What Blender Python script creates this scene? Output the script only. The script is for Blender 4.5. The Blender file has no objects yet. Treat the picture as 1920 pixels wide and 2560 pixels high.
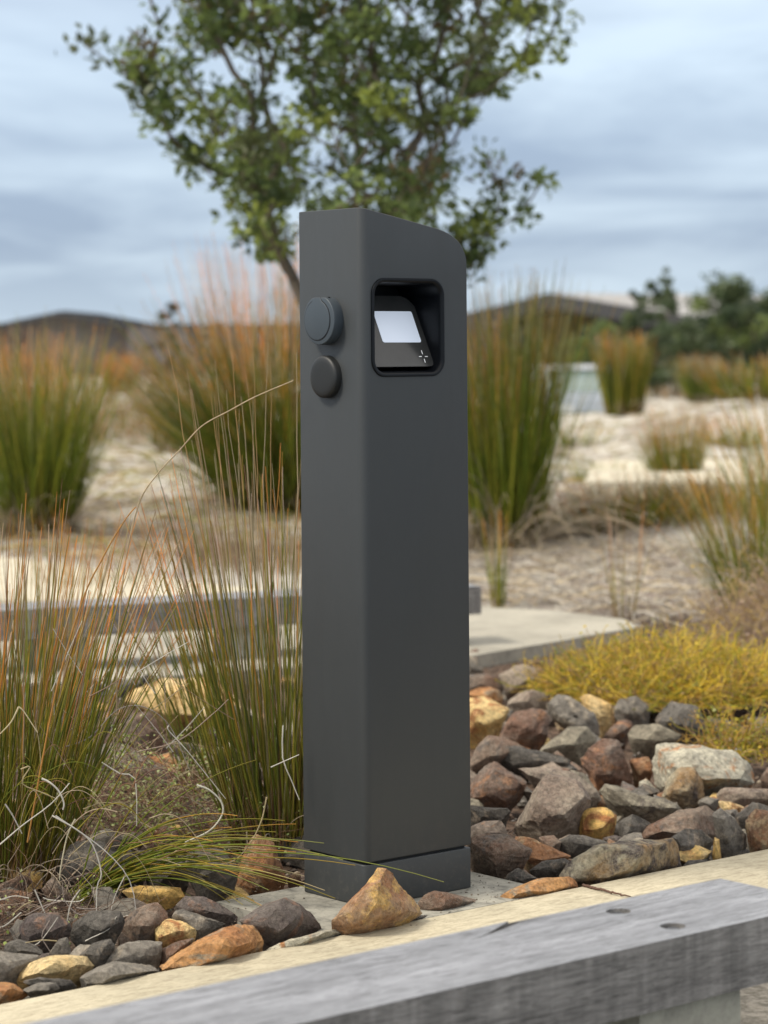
import bpy, bmesh, math, random
import numpy as np
from mathutils import Vector, Matrix, noise
R = random.Random(7); RN = np.random.default_rng(7)
scn = bpy.context.scene; COL = scn.collection
rad = math.radians

# ------------------------------------------------------------------ camera, sky, sun, exposure
F = 6170.0; CH = 0.988; HY = 885.0; ROLL = rad(0.43)
cd = bpy.data.cameras.new('camera'); cam = bpy.data.objects.new('camera', cd); COL.objects.link(cam)
cam.location = (0, 0, CH)
cam.rotation_euler = (Matrix.Rotation(rad(90), 3, 'X') @ Matrix.Rotation(-ROLL, 3, 'Z')).to_euler()
cd.sensor_fit = 'VERTICAL'; cd.sensor_height = 36; cd.lens = 36*F/2560
cd.shift_y = -(1280-HY)/2560
cd.clip_start = 0.1; cd.clip_end = 3000
cd.dof.use_dof = True; cd.dof.focus_distance = 4.42; cd.dof.aperture_fstop = 5.0
scn.camera = cam
scn.render.engine = 'CYCLES'

SUN_EL, SUN_AZ = rad(52), rad(-68)       # azimuth measured from +Y (view direction) towards +X
w = bpy.data.worlds.new('World'); scn.world = w; w.use_nodes = True
nt = w.node_tree; nt.nodes.clear()
def N(nt, t, **k):
    n = nt.nodes.new(t)
    for a, b in k.items():
        if a.startswith('i_'): n.inputs[a[2:].replace('_', ' ')].default_value = b
        else: setattr(n, a, b)
    return n
def world():
    L = nt.links.new
    out = N(nt, 'ShaderNodeOutputWorld'); bg = N(nt, 'ShaderNodeBackground'); L(bg.outputs[0], out.inputs[0])
    bg.inputs['Strength'].default_value = 0.1
    sky = N(nt, 'ShaderNodeTexSky', sky_type='NISHITA', sun_disc=False, sun_elevation=SUN_EL, sun_rotation=SUN_AZ)
    tc = N(nt, 'ShaderNodeTexCoord'); sp = N(nt, 'ShaderNodeSeparateXYZ'); L(tc.outputs['Generated'], sp.inputs[0])
    def M(op, a, b=None, clamp=False):
        m = N(nt, 'ShaderNodeMath', operation=op, use_clamp=clamp)
        for i, v in enumerate((a, b)):
            if v is None: continue
            if isinstance(v, (int, float)): m.inputs[i].default_value = v
            else: L(v, m.inputs[i])
        return m.outputs[0]
    z = M('MAXIMUM', sp.outputs[2], 0.0)
    den = M('ADD', z, 0.09)
    inv = M('DIVIDE', 1.0, den)
    u = M('MULTIPLY', sp.outputs[0], inv); v = M('MULTIPLY', sp.outputs[1], inv)
    cb = N(nt, 'ShaderNodeCombineXYZ')
    L(M('MULTIPLY', u, 1.25), cb.inputs[0]); L(M('MULTIPLY', v, 0.8), cb.inputs[1])
    n1 = N(nt, 'ShaderNodeTexNoise', i_Scale=0.85, i_Detail=5.0, i_Roughness=0.55, i_Distortion=0.4)
    mp = N(nt, 'ShaderNodeMapping'); mp.inputs['Location'].default_value = (3.3, 1.7, 0.0)
    L(cb.outputs[0], mp.inputs[0]); L(mp.outputs[0], n1.inputs['Vector'])
    rp = N(nt, 'ShaderNodeValToRGB'); L(n1.outputs['Fac'], rp.inputs[0])
    e = rp.color_ramp.elements
    e[0].position = 0.38; e[0].color = (2.7, 3.45, 4.6, 1)
    e[1].position = 0.66; e[1].color = (5.0, 6.0, 7.0, 1)
    # overcast: clouds thinner and brighter higher up
    g = M('ADD', 0.98, M('MULTIPLY', M('POWER', z, 0.8), 1.15))
    mu = N(nt, 'ShaderNodeVectorMath', operation='SCALE'); L(rp.outputs[0], mu.inputs[0]); L(g, mu.inputs['Scale'])
    # pale band just above the horizon
    hz = M('SUBTRACT', 1.0, M('DIVIDE', z, 0.045), True)
    mh = N(nt, 'ShaderNodeMix', data_type='RGBA'); L(M('MULTIPLY', hz, 0.9), mh.inputs[0])
    # thin white cloud overhead, blue-grey cloud low down
    up = N(nt, 'ShaderNodeMix', data_type='RGBA'); L(M('DIVIDE', M('SUBTRACT', z, 0.12), 0.5, True), up.inputs[0])
    L(mu.outputs[0], up.inputs[6]); up.inputs[7].default_value = (10.6, 10.2, 9.7, 1)
    L(up.outputs[2], mh.inputs[6]); mh.inputs[7].default_value = (5.0, 6.1, 7.1, 1)
    mx = N(nt, 'ShaderNodeMix', data_type='RGBA'); mx.inputs[0].default_value = 0.9
    L(sky.outputs[0], mx.inputs[6]); L(mh.outputs[2], mx.inputs[7]); L(mx.outputs[2], bg.inputs[0])
world()
sd = bpy.data.lights.new('sun', 'SUN'); sd.energy = 2.7; sd.angle = rad(13); sd.color = (1.0, 0.925, 0.80)
sun = bpy.data.objects.new('sun', sd); COL.objects.link(sun)
sdir = Vector((math.sin(SUN_AZ)*math.cos(SUN_EL), math.cos(SUN_AZ)*math.cos(SUN_EL)*-0.35, math.sin(SUN_EL)))
sdir = Vector((math.sin(SUN_AZ)*math.cos(SUN_EL), -0.25, math.sin(SUN_EL))).normalized()
sun.rotation_euler = sdir.to_track_quat('Z', 'Y').to_euler()
sun.location = sdir*20
az = math.atan2(sdir.x, sdir.y)
for n_ in nt.nodes:
    if n_.type == 'TEX_SKY': n_.sun_rotation = az; n_.sun_elevation = math.asin(sdir.z)
vs = scn.view_settings; vs.view_transform = 'Standard'; vs.look = 'None'; vs.exposure = 0.38; vs.gamma = 1
scn.render.resolution_x = 768; scn.render.resolution_y = 1024

# ------------------------------------------------------------------ helpers
def P(px, py, Y):
    u = px-960.0; v = HY-py; c, s = math.cos(ROLL), math.sin(ROLL)
    u2 = u*c+v*s; v2 = -u*s+v*c
    return Vector((u2/F*Y, Y, CH+v2/F*Y))
def gauss(x, y, cx, cy, rx, ry): return math.exp(-((x-cx)/rx)**2-((y-cy)/ry)**2)
def sm(a, b, x):
    t = min(1, max(0, (x-a)/(b-a))); return t*t*(3-2*t)
def G(x, y):                                   # terrain height
    z = -0.045
    far = sm(10.4, 13, y)
    if far > 0:
        z += far*(0.045+0.10*noise.noise(Vector((x*0.28, y*0.16, 1.3)))+0.06*noise.noise(Vector((x*1.1, y*0.7, 4.3))))
    z += 0.17*gauss(x, y, 1.75, 12.6, 0.75, 0.9)
    z += 0.46*gauss(x, y, 5.0, 28.5, 2.6, 3.0)
    z += 0.22*gauss(x, y, 2.5, 23.5, .9, 1.2)+0.16*gauss(x, y, 1.2, 21, .8, 1.2)+.14*gauss(x, y, 3.6, 19.5, 1.2, 1.0)
    z += 0.13*gauss(x, y, -1.1, 15.6, 1.1, 1.2)
    z -= 0.70*gauss(x, y, 3.7, 50, 5.5, 6.0)
    z += 0.10*gauss(x, y, 0.9, 17.0, 0.9, 1.6)
    return z
def GP(px, py, z0=None):                      # where a pixel's ray meets the terrain
    Y = 3.0
    while Y < 300:
        p = P(px, py, Y); g = G(p.x, p.y) if z0 is None else z0
        if p.z <= g: break
        Y += 0.02 if Y < 12 else 0.1
    p = P(px, py, Y); return Vector((p.x, p.y, g))
def tag(o, label=None, cat=None, group=None, kind=None):
    if label: o['label'] = label
    if cat: o['category'] = cat
    if group: o['group'] = group
    if kind: o['kind'] = kind
    return o
def empty(name, loc, rz=0, **k):
    o = bpy.data.objects.new(name, None); COL.objects.link(o); o.location = loc; o.rotation_euler = (0, 0, rz)
    o.empty_display_size = 0.1
    return tag(o, **k)
def link(name, me, mat=None, parent=None, loc=None, **k):
    o = bpy.data.objects.new(name, me); COL.objects.link(o)
    if mat: me.materials.clear(); me.materials.append(mat)
    if parent: o.parent = parent
    if loc is not None: o.location = loc
    return tag(o, **k)
def bm_obj(name, bm, mat, parent=None, loc=None, smooth=None, rz=None, **k):
    bmesh.ops.recalc_face_normals(bm, faces=bm.faces)
    me = bpy.data.meshes.new(name); bm.to_mesh(me); bm.free()
    if smooth:
        me.shade_smooth(); me.set_sharp_from_angle(angle=rad(smooth))
    o = link(name, me, mat, parent, loc, **k)
    if rz is not None: o.rotation_euler = (0, 0, rz)
    return o
def arr_mesh(name, V, Fc, C=None):
    V = np.asarray(V, dtype=np.float32); Fc = np.asarray(Fc, dtype=np.int32)
    me = bpy.data.meshes.new(name); k = Fc.shape[1]
    me.vertices.add(len(V)); me.vertices.foreach_set('co', V.ravel())
    me.loops.add(Fc.size); me.loops.foreach_set('vertex_index', Fc.ravel())
    me.polygons.add(len(Fc)); me.polygons.foreach_set('loop_start', np.arange(0, Fc.size, k, dtype=np.int32))
    me.polygons.foreach_set('loop_total', np.full(len(Fc), k, dtype=np.int32))
    me.update(calc_edges=True)
    if C is not None:
        a = me.color_attributes.new('Col', 'FLOAT_COLOR', 'POINT')
        C4 = np.ones((len(V), 4), dtype=np.float32); C4[:, :3] = C; a.data.foreach_set('color', C4.ravel())
    return me
def tubes(name, Pt, Rd, C=None, K=3, smooth=True):
    # Pt [n,s,3], Rd [n,s], C [n,s,3]
    Pt = np.asarray(Pt, float); Rd = np.asarray(Rd, float); n, s, _ = Pt.shape
    T = np.gradient(Pt, axis=1); T /= np.linalg.norm(T, axis=2, keepdims=True)+1e-9
    ref = np.array([0.31, 0.93, 0.2])[None, None]
    A = np.cross(T, ref); A /= np.linalg.norm(A, axis=2, keepdims=True)+1e-9
    B = np.cross(T, A)
    an = np.arange(K)*2*math.pi/K
    V = Pt[:, :, None]+Rd[:, :, None, None]*(A[:, :, None]*np.cos(an)[None, None, :, None]+B[:, :, None]*np.sin(an)[None, None, :, None])
    idx = np.arange(n*s*K).reshape(n, s, K)
    a = idx[:, :-1]; b = idx[:, 1:]
    Fq = np.stack([a, np.roll(a, -1, 2), np.roll(b, -1, 2), b], -1).reshape(-1, 4)
    Cc = None if C is None else np.repeat(np.asarray(C)[:, :, None], K, 2).reshape(-1, 3)
    me = arr_mesh(name, V.reshape(-1, 3), Fq, Cc)
    if smooth: me.shade_smooth()
    return me
def leaves(name, Ctr, D, U, L, W, C):
    # diamond leaves, folded along the midrib : 4 verts, 2 tris
    n = len(Ctr); D = D/np.linalg.norm(D, axis=1, keepdims=True); S = np.cross(D, U); S /= np.linalg.norm(S, axis=1, keepdims=True)+1e-9
    Nn = np.cross(S, D); L = L[:, None]; W = W[:, None]
    v = np.stack([Ctr-D*L*.5, Ctr+S*W*.5+Nn*W*.18, Ctr+D*L*.5, Ctr-S*W*.5+Nn*W*.18], 1)
    i = np.arange(n)*4; Fc = np.concatenate([np.stack([i, i+1, i+2], 1), np.stack([i, i+2, i+3], 1)])
    return arr_mesh(name, v.reshape(-1, 3), Fc, np.repeat(C, 4, 0))
def unit(n):
    v = RN.normal(size=(n, 3)); return v/np.linalg.norm(v, axis=1, keepdims=True)
def prism(bm, pts, h0, h1, axis='z'):
    """extrude a 2D outline; axis z: pts (x,y); axis y: pts (x,z); axis x: pts (y,z)"""
    def mk(p, h): return {'z': (p[0], p[1], h), 'y': (p[0], h, p[1]), 'x': (h, p[0], p[1])}[axis]
    a = [bm.verts.new(mk(p, h0)) for p in pts]; b = [bm.verts.new(mk(p, h1)) for p in pts]
    bm.faces.new(a); bm.faces.new(b[::-1])
    for i in range(len(pts)):
        j = (i+1) % len(pts); bm.faces.new((a[i], b[i], b[j], a[j]))
def box(bm, x0, x1, y0, y1, z0, z1): prism(bm, [(x0, y0), (x1, y0), (x1, y1), (x0, y1)], z0, z1)
def rrect(x0, x1, z0, z1, r, n=8):
    out = []
    for cx, cz, a0 in ((x1-r, z1-r, 0), (x0+r, z1-r, 90), (x0+r, z0+r, 180), (x1-r, z0+r, 270)):
        for i in range(n+1):
            a = rad(a0+90*i/n); out.append((cx+r*math.cos(a), cz+r*math.sin(a)))
    return out
def bevel(bm, off, seg=2, ang=30, sel=None):
    es = [e for e in bm.edges if e.is_manifold and (sel(e) if sel else e.calc_face_angle(0) > rad(ang))]
    bmesh.ops.bevel(bm, geom=es, offset=off, segments=seg, profile=0.5, affect='EDGES', clamp_overlap=True)
def evaluated(o):
    dg = bpy.context.evaluated_depsgraph_get(); return bpy.data.meshes.new_from_object(o.evaluated_get(dg))

# ------------------------------------------------------------------ materials
def mat_new(name):
    m = bpy.data.materials.new(name); m.use_nodes = True; t = m.node_tree
    return m, t, t.nodes['Principled BSDF'], t.nodes['Material Output']
def simple(name, col, rough=0.5, bump=0.0, bs=200, spec=0.5, metal=0, emit=0, var=0.0, vs_=8, stretch=None):
    m, t, b, o = mat_new(name); L = t.links.new
    b.inputs['Base Color'].default_value = (*col, 1); b.inputs['Roughness'].default_value = rough
    b.inputs['Specular IOR Level'].default_value = spec; b.inputs['Metallic'].default_value = metal
    tc = N(t, 'ShaderNodeTexCoord'); mp = N(t, 'ShaderNodeMapping'); L(tc.outputs['Object'], mp.inputs[0])
    if stretch: mp.inputs['Scale'].default_value = stretch
    if emit:
        b.inputs['Emission Color'].default_value = (*col, 1); b.inputs['Emission Strength'].default_value = emit
    if var:
        n = N(t, 'ShaderNodeTexNoise', i_Scale=vs_, i_Detail=6.0, i_Roughness=0.65); L(mp.outputs[0], n.inputs['Vector'])
        mr = N(t, 'ShaderNodeMapRange'); L(n.outputs['Fac'], mr.inputs[0]); mr.inputs[1].default_value = .3; mr.inputs[2].default_value = .7
        mr.inputs[3].default_value = 1-var; mr.inputs[4].default_value = 1+var
        sc = N(t, 'ShaderNodeVectorMath', operation='SCALE'); sc.inputs[0].default_value = col; L(mr.outputs[0], sc.inputs['Scale'])
        L(sc.outputs[0], b.inputs['Base Color'])
    if bump:
        n = N(t, 'ShaderNodeTexNoise', i_Scale=bs, i_Detail=4.0); L(mp.outputs[0], n.inputs['Vector'])
        bp = N(t, 'ShaderNodeBump', i_Strength=bump, i_Distance=0.002); L(n.outputs['Fac'], bp.inputs['Height']); L(bp.outputs[0], b.inputs['Normal'])
    return m
def attr_mat(name, rough=0.6, transl=0.25, spec=0.3):
    m, t, b, o = mat_new(name); L = t.links.new
    a = N(t, 'ShaderNodeAttribute', attribute_name='Col'); L(a.outputs['Color'], b.inputs['Base Color'])
    b.inputs['Roughness'].default_value = rough; b.inputs['Specular IOR Level'].default_value = spec
    if transl:
        tr = N(t, 'ShaderNodeBsdfTranslucent'); L(a.outputs['Color'], tr.inputs[0]); mx = N(t, 'ShaderNodeMixShader'); mx.inputs[0].default_value = transl
        L(b.outputs[0], mx.inputs[1]); L(tr.outputs[0], mx.inputs[2]); L(mx.outputs[0], o.inputs[0])
    return m
def rock_mat(name, c1, c2, c3, patch=0.5, veins=0.5):
    m, t, b, o = mat_new(name); L = t.links.new
    b.inputs['Roughness'].default_value = 0.82; b.inputs['Specular IOR Level'].default_value = 0.25
    tc = N(t, 'ShaderNodeTexCoord'); oi = N(t, 'ShaderNodeObjectInfo')
    ml = N(t, 'ShaderNodeMath', operation='MULTIPLY'); L(oi.outputs['Random'], ml.inputs[0]); ml.inputs[1].default_value = 53.0
    ad = N(t, 'ShaderNodeVectorMath', operation='ADD'); L(tc.outputs['Object'], ad.inputs[0]); L(ml.outputs[0], ad.inputs[1])
    def noi(sc, det=6, ro=.6, dist=0):
        n = N(t, 'ShaderNodeTexNoise', i_Scale=float(sc), i_Detail=float(det), i_Roughness=float(ro), i_Distortion=float(dist)); L(ad.outputs[0], n.inputs['Vector']); return n.outputs['Fac']
    def ramp(f, p0, p1):
        r = N(t, 'ShaderNodeMapRange'); L(f, r.inputs[0]); r.inputs[1].default_value = p0; r.inputs[2].default_value = p1; return r.outputs[0]
    def mix(f, a, bb, bt='MIX'):
        x = N(t, 'ShaderNodeMix', data_type='RGBA', blend_type=bt)
        if isinstance(f, float): x.inputs[0].default_value = f
        else: L(f, x.inputs[0])
        for i, v in ((6, a), (7, bb)):
            if isinstance(v, tuple): x.inputs[i].default_value = (*v, 1)
            else: L(v, x.inputs[i])
        return x.outputs[2]
    c = mix(ramp(noi(7, 5, .6, .6), .42, .58), c1, c2)
    c = mix(ramp(noi(11, 7, .7, 1.2), 0.62-patch*.14, 0.68-patch*.10), c, c3)
    fine = ramp(noi(95, 6, .75), .3, .7)
    cf = N(t, 'ShaderNodeMapRange'); L(fine, cf.inputs[0]); cf.inputs[3].default_value = .42; cf.inputs[4].default_value = 1.7
    sc = N(t, 'ShaderNodeVectorMath', operation='SCALE'); L(c, sc.inputs[0]); L(cf.outputs[0], sc.inputs['Scale'])
    # pale scratches / lichen veins
    vn = noi(22, 8, .8, 3.0)
    va = N(t, 'ShaderNodeMath', operation='SUBTRACT'); L(vn, va.inputs[0]); va.inputs[1].default_value = .5
    vb = N(t, 'ShaderNodeMath', operation='ABSOLUTE'); L(va.outputs[0], vb.inputs[0])
    vr = N(t, 'ShaderNodeMapRange'); L(vb.outputs[0], vr.inputs[0]); vr.inputs[1].default_value = 0; vr.inputs[2].default_value = .022; vr.inputs[3].default_value = veins*.55; vr.inputs[4].default_value = 0
    c = mix(vr.outputs[0], sc.outputs[0], (.42, .38, .31))
    ge = N(t, 'ShaderNodeNewGeometry')
    pr = N(t, 'ShaderNodeMapRange'); L(ge.outputs['Pointiness'], pr.inputs[0]); pr.inputs[1].default_value = .54; pr.inputs[2].default_value = .66; pr.inputs[4].default_value = .55
    c = mix(pr.outputs[0], c, (.46, .41, .34))
    L(c, b.inputs['Base Color'])
    b1 = N(t, 'ShaderNodeBump', i_Strength=1.0, i_Distance=0.010); L(noi(34, 8, .7, .5), b1.inputs['Height'])
    b2 = N(t, 'ShaderNodeBump', i_Strength=0.9, i_Distance=0.003); L(fine, b2.inputs['Height']); L(b1.outputs[0], b2.inputs['Normal'])
    L(b2.outputs[0], b.inputs['Normal'])
    return m
GREY = ((.15, .135, .115), (.24, .215, .18), (.33, .28, .215))
RM = {
 'grey': rock_mat('grey_rock', *GREY, .5, .6),
 'dark': rock_mat('dark_grey_rock', (.07, .063, .056), (.14, .127, .11), (.25, .20, .15), .4, .6),
 'beige': rock_mat('beige_grey_rock', (.20, .175, .13), (.31, .275, .205), (.13, .11, .09), .5, .4),
 'brown': rock_mat('brown_rock', (.17, .095, .062), (.21, .155, .115), (.10, .085, .075), .6, .9),
 'red': rock_mat('reddish_rock', (.17, .095, .065), (.20, .16, .13), (.36, .18, .09), .6, .6),
 'mauve': rock_mat('mauve_brown_rock', (.24, .18, .14), (.32, .26, .20), (.15, .115, .095), .5, 1.0),
 'rust': rock_mat('rust_orange_rock', (.38, .18, .08), (.20, .11, .065), (.40, .29, .17), .75, .5),
 'orange': rock_mat('orange_rock', (.53, .28, .11), (.40, .18, .07), (.34, .28, .20), .8, .5),
 'peak': rock_mat('orange_brown_weathered_rock', (.40, .26, .15), (.36, .17, .08), (.60, .38, .13), .9, .9),
 'gold': rock_mat('golden_rock', (.66, .42, .13), (.72, .53, .24), (.38, .16, .06), .8, .3),
 'cream': rock_mat('pale_lichen_rock', (.55, .51, .39), (.40, .37, .29), (.42, .19, .07), .45, .5),
 'sand': rock_mat('sandy_yellow_rock', (.66, .44, .18), (.72, .55, .29), (.36, .20, .08), .7, .3),
 'mottled': rock_mat('mottled_rock', (.30, .19, .09), (.38, .34, .24), (.08, .06, .055), 1.0, 1.0),
 'purple': rock_mat('purple_grey_rock', (.10, .078, .072), (.15, .125, .11), (.24, .14, .095), .5, .6),
}
M_POST = simple('charcoal_powder_coat', (.039, .043, .045), .48, bump=.12, bs=900, var=.04, vs_=3)
def dust(m):
    t = m.node_tree; L = t.links.new; b = t.nodes['Principled BSDF']; tc = N(t, 'ShaderNodeTexCoord'); mp = N(t, 'ShaderNodeMapping'); mp.inputs['Scale'].default_value = (1, 1, .22); L(tc.outputs['Object'], mp.inputs[0])
    n = N(t, 'ShaderNodeTexNoise', i_Scale=22.0, i_Detail=8.0, i_Roughness=.75, i_Distortion=.5); L(mp.outputs[0], n.inputs['Vector'])
    r = N(t, 'ShaderNodeMapRange'); L(n.outputs['Fac'], r.inputs[0]); r.inputs[1].default_value = .35; r.inputs[2].default_value = .7; r.inputs[3].default_value = .45; r.inputs[4].default_value = .56; L(r.outputs[0], b.inputs['Roughness'])
    sp = N(t, 'ShaderNodeSeparateXYZ'); L(tc.outputs['Object'], sp.inputs[0]); n2 = N(t, 'ShaderNodeTexNoise', i_Scale=60.0, i_Detail=6.0, i_Roughness=.8); L(tc.outputs['Object'], n2.inputs['Vector'])
    h = N(t, 'ShaderNodeMapRange'); L(sp.outputs[2], h.inputs[0]); h.inputs[1].default_value = .16; h.inputs[2].default_value = 0; h.inputs[3].default_value = .02; h.inputs[4].default_value = .22   # splashed dirt near the ground
    k = N(t, 'ShaderNodeMapRange'); L(n2.outputs['Fac'], k.inputs[0]); k.inputs[1].default_value = .52; k.inputs[2].default_value = .72
    mu = N(t, 'ShaderNodeMath', operation='MULTIPLY'); L(h.outputs[0], mu.inputs[0]); L(k.outputs[0], mu.inputs[1])
    x = N(t, 'ShaderNodeMix', data_type='RGBA'); L(mu.outputs[0], x.inputs[0]); src = b.inputs['Base Color'].links[0].from_socket; L(src, x.inputs[6]); x.inputs[7].default_value = (.22, .19, .15, 1); L(x.outputs[2], b.inputs['Base Color'])
dust(M_POST)
M_GROOVE = simple('black_groove', (.006, .006, .007), .6)
M_BEZEL = simple('black_bezel_plastic', (.003, .004, .006), .4, bump=.05, bs=900, spec=.25)
M_GLASS = simple('dark_screen_glass', (.045, .045, .044), .2, var=.15, vs_=14, spec=.6)  # grey raised: the glass reflection is painted into the base colour
M_DISP = simple('pale_display', (.60, .66, .76), .3, emit=.30, var=.02)
M_CROSS = simple('white_print', (.8, .8, .8), .5, emit=.25)
M_SOCK = simple('blue_grey_plastic', (.045, .058, .070), .45, bump=.06, bs=800)
M_CAP = simple('black_rubber', (.012, .013, .013), .5, bump=.1, bs=900)
M_STEM = attr_mat('rush_stem', .6, .35); M_LEAF = attr_mat('leaf', .42, .42, .45); M_TWIG = attr_mat('twig', .8, 0)

def concrete(name, c1, c2, streak=(1, 1, 1), dirt=.3):
    m, t, b, o = mat_new(name); L = t.links.new
    b.inputs['Roughness'].default_value = .85; b.inputs['Specular IOR Level'].default_value = .2
    tc = N(t, 'ShaderNodeTexCoord'); mp = N(t, 'ShaderNodeMapping'); L(tc.outputs['Object'], mp.inputs[0]); mp.inputs['Scale'].default_value = streak
    n1 = N(t, 'ShaderNodeTexNoise', i_Scale=26.0, i_Detail=8.0, i_Roughness=.75, i_Distortion=.4); L(mp.outputs[0], n1.inputs['Vector'])
    n2 = N(t, 'ShaderNodeTexNoise', i_Scale=3.0, i_Detail=6.0, i_Roughness=.6); L(tc.outputs['Object'], n2.inputs['Vector'])
    n3 = N(t, 'ShaderNodeTexNoise', i_Scale=160.0, i_Detail=3.0); L(tc.outputs['Object'], n3.inputs['Vector'])
    r = N(t, 'ShaderNodeValToRGB'); L(n1.outputs['Fac'], r.inputs[0]); e = r.color_ramp.elements
    e[0].position = .33; e[0].color = (*c2, 1); e[1].position = .55; e[1].color = (*c1, 1)
    mr = N(t, 'ShaderNodeMapRange'); L(n2.outputs['Fac'], mr.inputs[0]); mr.inputs[1].default_value = .35; mr.inputs[2].default_value = .6; mr.inputs[3].default_value = 1-dirt; mr.inputs[4].default_value = 1.05
    m3 = N(t, 'ShaderNodeMapRange'); L(n3.outputs['Fac'], m3.inputs[0]); m3.inputs[3].default_value = .82; m3.inputs[4].default_value = 1.18
    mm = N(t, 'ShaderNodeMath', operation='MULTIPLY'); L(mr.outputs[0], mm.inputs[0]); L(m3.outputs[0], mm.inputs[1])
    s = N(t, 'ShaderNodeVectorMath', operation='SCALE'); L(r.outputs[0], s.inputs[0]); L(mm.outputs[0], s.inputs['Scale']); L(s.outputs[0], b.inputs['Base Color'])
    bp = N(t, 'ShaderNodeBump', i_Strength=.5, i_Distance=.002); L(n1.outputs['Fac'], bp.inputs['Height'])
    b2 = N(t, 'ShaderNodeBump', i_Strength=.4, i_Distance=.001); L(n3.outputs['Fac'], b2.inputs['Height']); L(bp.outputs[0], b2.inputs['Normal']); L(b2.outputs[0], b.inputs['Normal'])
    return m
M_KERB = concrete('cream_concrete', (.51, .455, .33), (.34, .295, .21), (1, 3.0, 3.0), .22)
M_PAD = concrete('grey_pad_concrete', (.34, .325, .275), (.15, .145, .125), (1, 1, 1), .3)
M_PATH = concrete('path_concrete', (.42, .39, .32), (.27, .26, .225), (.5, 2, 1), .25)
M_PATH2 = concrete('pale_path_concrete', (.58, .53, .41), (.46, .42, .33), (.5, 2, 1), .12)

def wood(name, c1, c2, c3):
    m, t, b, o = mat_new(name); L = t.links.new
    b.inputs['Roughness'].default_value = .62; b.inputs['Specular IOR Level'].default_value = .35
    tc = N(t, 'ShaderNodeTexCoord')
    def noi(sc, st, det=8., ro=.7, dist=0.):
        mp = N(t, 'ShaderNodeMapping'); mp.inputs['Scale'].default_value = st; L(tc.outputs['Object'], mp.inputs[0])
        n = N(t, 'ShaderNodeTexNoise', i_Scale=float(sc), i_Detail=det, i_Roughness=ro, i_Distortion=dist); L(mp.outputs[0], n.inputs['Vector']); return n.outputs['Fac']
    g = noi(11, (1, 9, 9), 10., .78, 1.4); g2 = noi(60, (1, 9, 9), 6., .8, .6); st = noi(16, (2.2, 1, .15), 4., .6, .2)
    r = N(t, 'ShaderNodeValToRGB'); L(g, r.inputs[0]); e = r.color_ramp.elements
    e[0].position = .34; e[0].color = (*c2, 1); e[1].position = .54; e[1].color = (*c1, 1)
    def mul(c, f, lo, hi, a=.3, bb=.7):
        mr = N(t, 'ShaderNodeMapRange'); L(f, mr.inputs[0]); mr.inputs[1].default_value = a; mr.inputs[2].default_value = bb; mr.inputs[3].default_value = lo; mr.inputs[4].default_value = hi
        s = N(t, 'ShaderNodeVectorMath', operation='SCALE'); L(c, s.inputs[0]); L(mr.outputs[0], s.inputs['Scale']); return s.outputs[0]
    c = mul(mul(r.outputs[0], g2, .70, 1.22), noi(4, (1, 5, 5), 4., .6, .4), .74, 1.18)
    ck = noi(7, (.45, 20, 20), 3., .5, .6); ca = N(t, 'ShaderNodeMath', operation='SUBTRACT'); L(ck, ca.inputs[0]); ca.inputs[1].default_value = .5
    cb_ = N(t, 'ShaderNodeMath', operation='ABSOLUTE'); L(ca.outputs[0], cb_.inputs[0]); crack = cb_.outputs[0]; c = mul(c, crack, .38, 1.0, 0.0, .016)
    # upright faces: drip streaks, darker warm tint; silvered top has sky's blue painted in
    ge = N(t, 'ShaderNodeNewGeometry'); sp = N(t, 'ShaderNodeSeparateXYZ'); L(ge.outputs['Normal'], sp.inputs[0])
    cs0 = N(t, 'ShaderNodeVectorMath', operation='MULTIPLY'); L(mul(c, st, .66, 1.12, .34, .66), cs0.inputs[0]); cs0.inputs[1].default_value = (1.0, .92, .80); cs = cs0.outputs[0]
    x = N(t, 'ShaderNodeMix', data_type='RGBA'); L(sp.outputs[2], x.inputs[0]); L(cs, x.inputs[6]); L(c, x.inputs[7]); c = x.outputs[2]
    L(c, b.inputs['Base Color'])
    bp = N(t, 'ShaderNodeBump', i_Strength=.7, i_Distance=.003); L(g, bp.inputs['Height'])
    b2 = N(t, 'ShaderNodeBump', i_Strength=.5, i_Distance=.001); L(g2, b2.inputs['Height']); L(bp.outputs[0], b2.inputs['Normal']); L(b2.outputs[0], b.inputs['Normal'])
    return m
M_WOOD = wood('weathered_grey_timber', (.31, .32, .345), (.11, .112, .12), None)  # bluish first tone holds the sky reflection, put into the timber colour
M_BLOCK = concrete('block_concrete', (.36, .35, .29), (.26, .25, .21))

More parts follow.
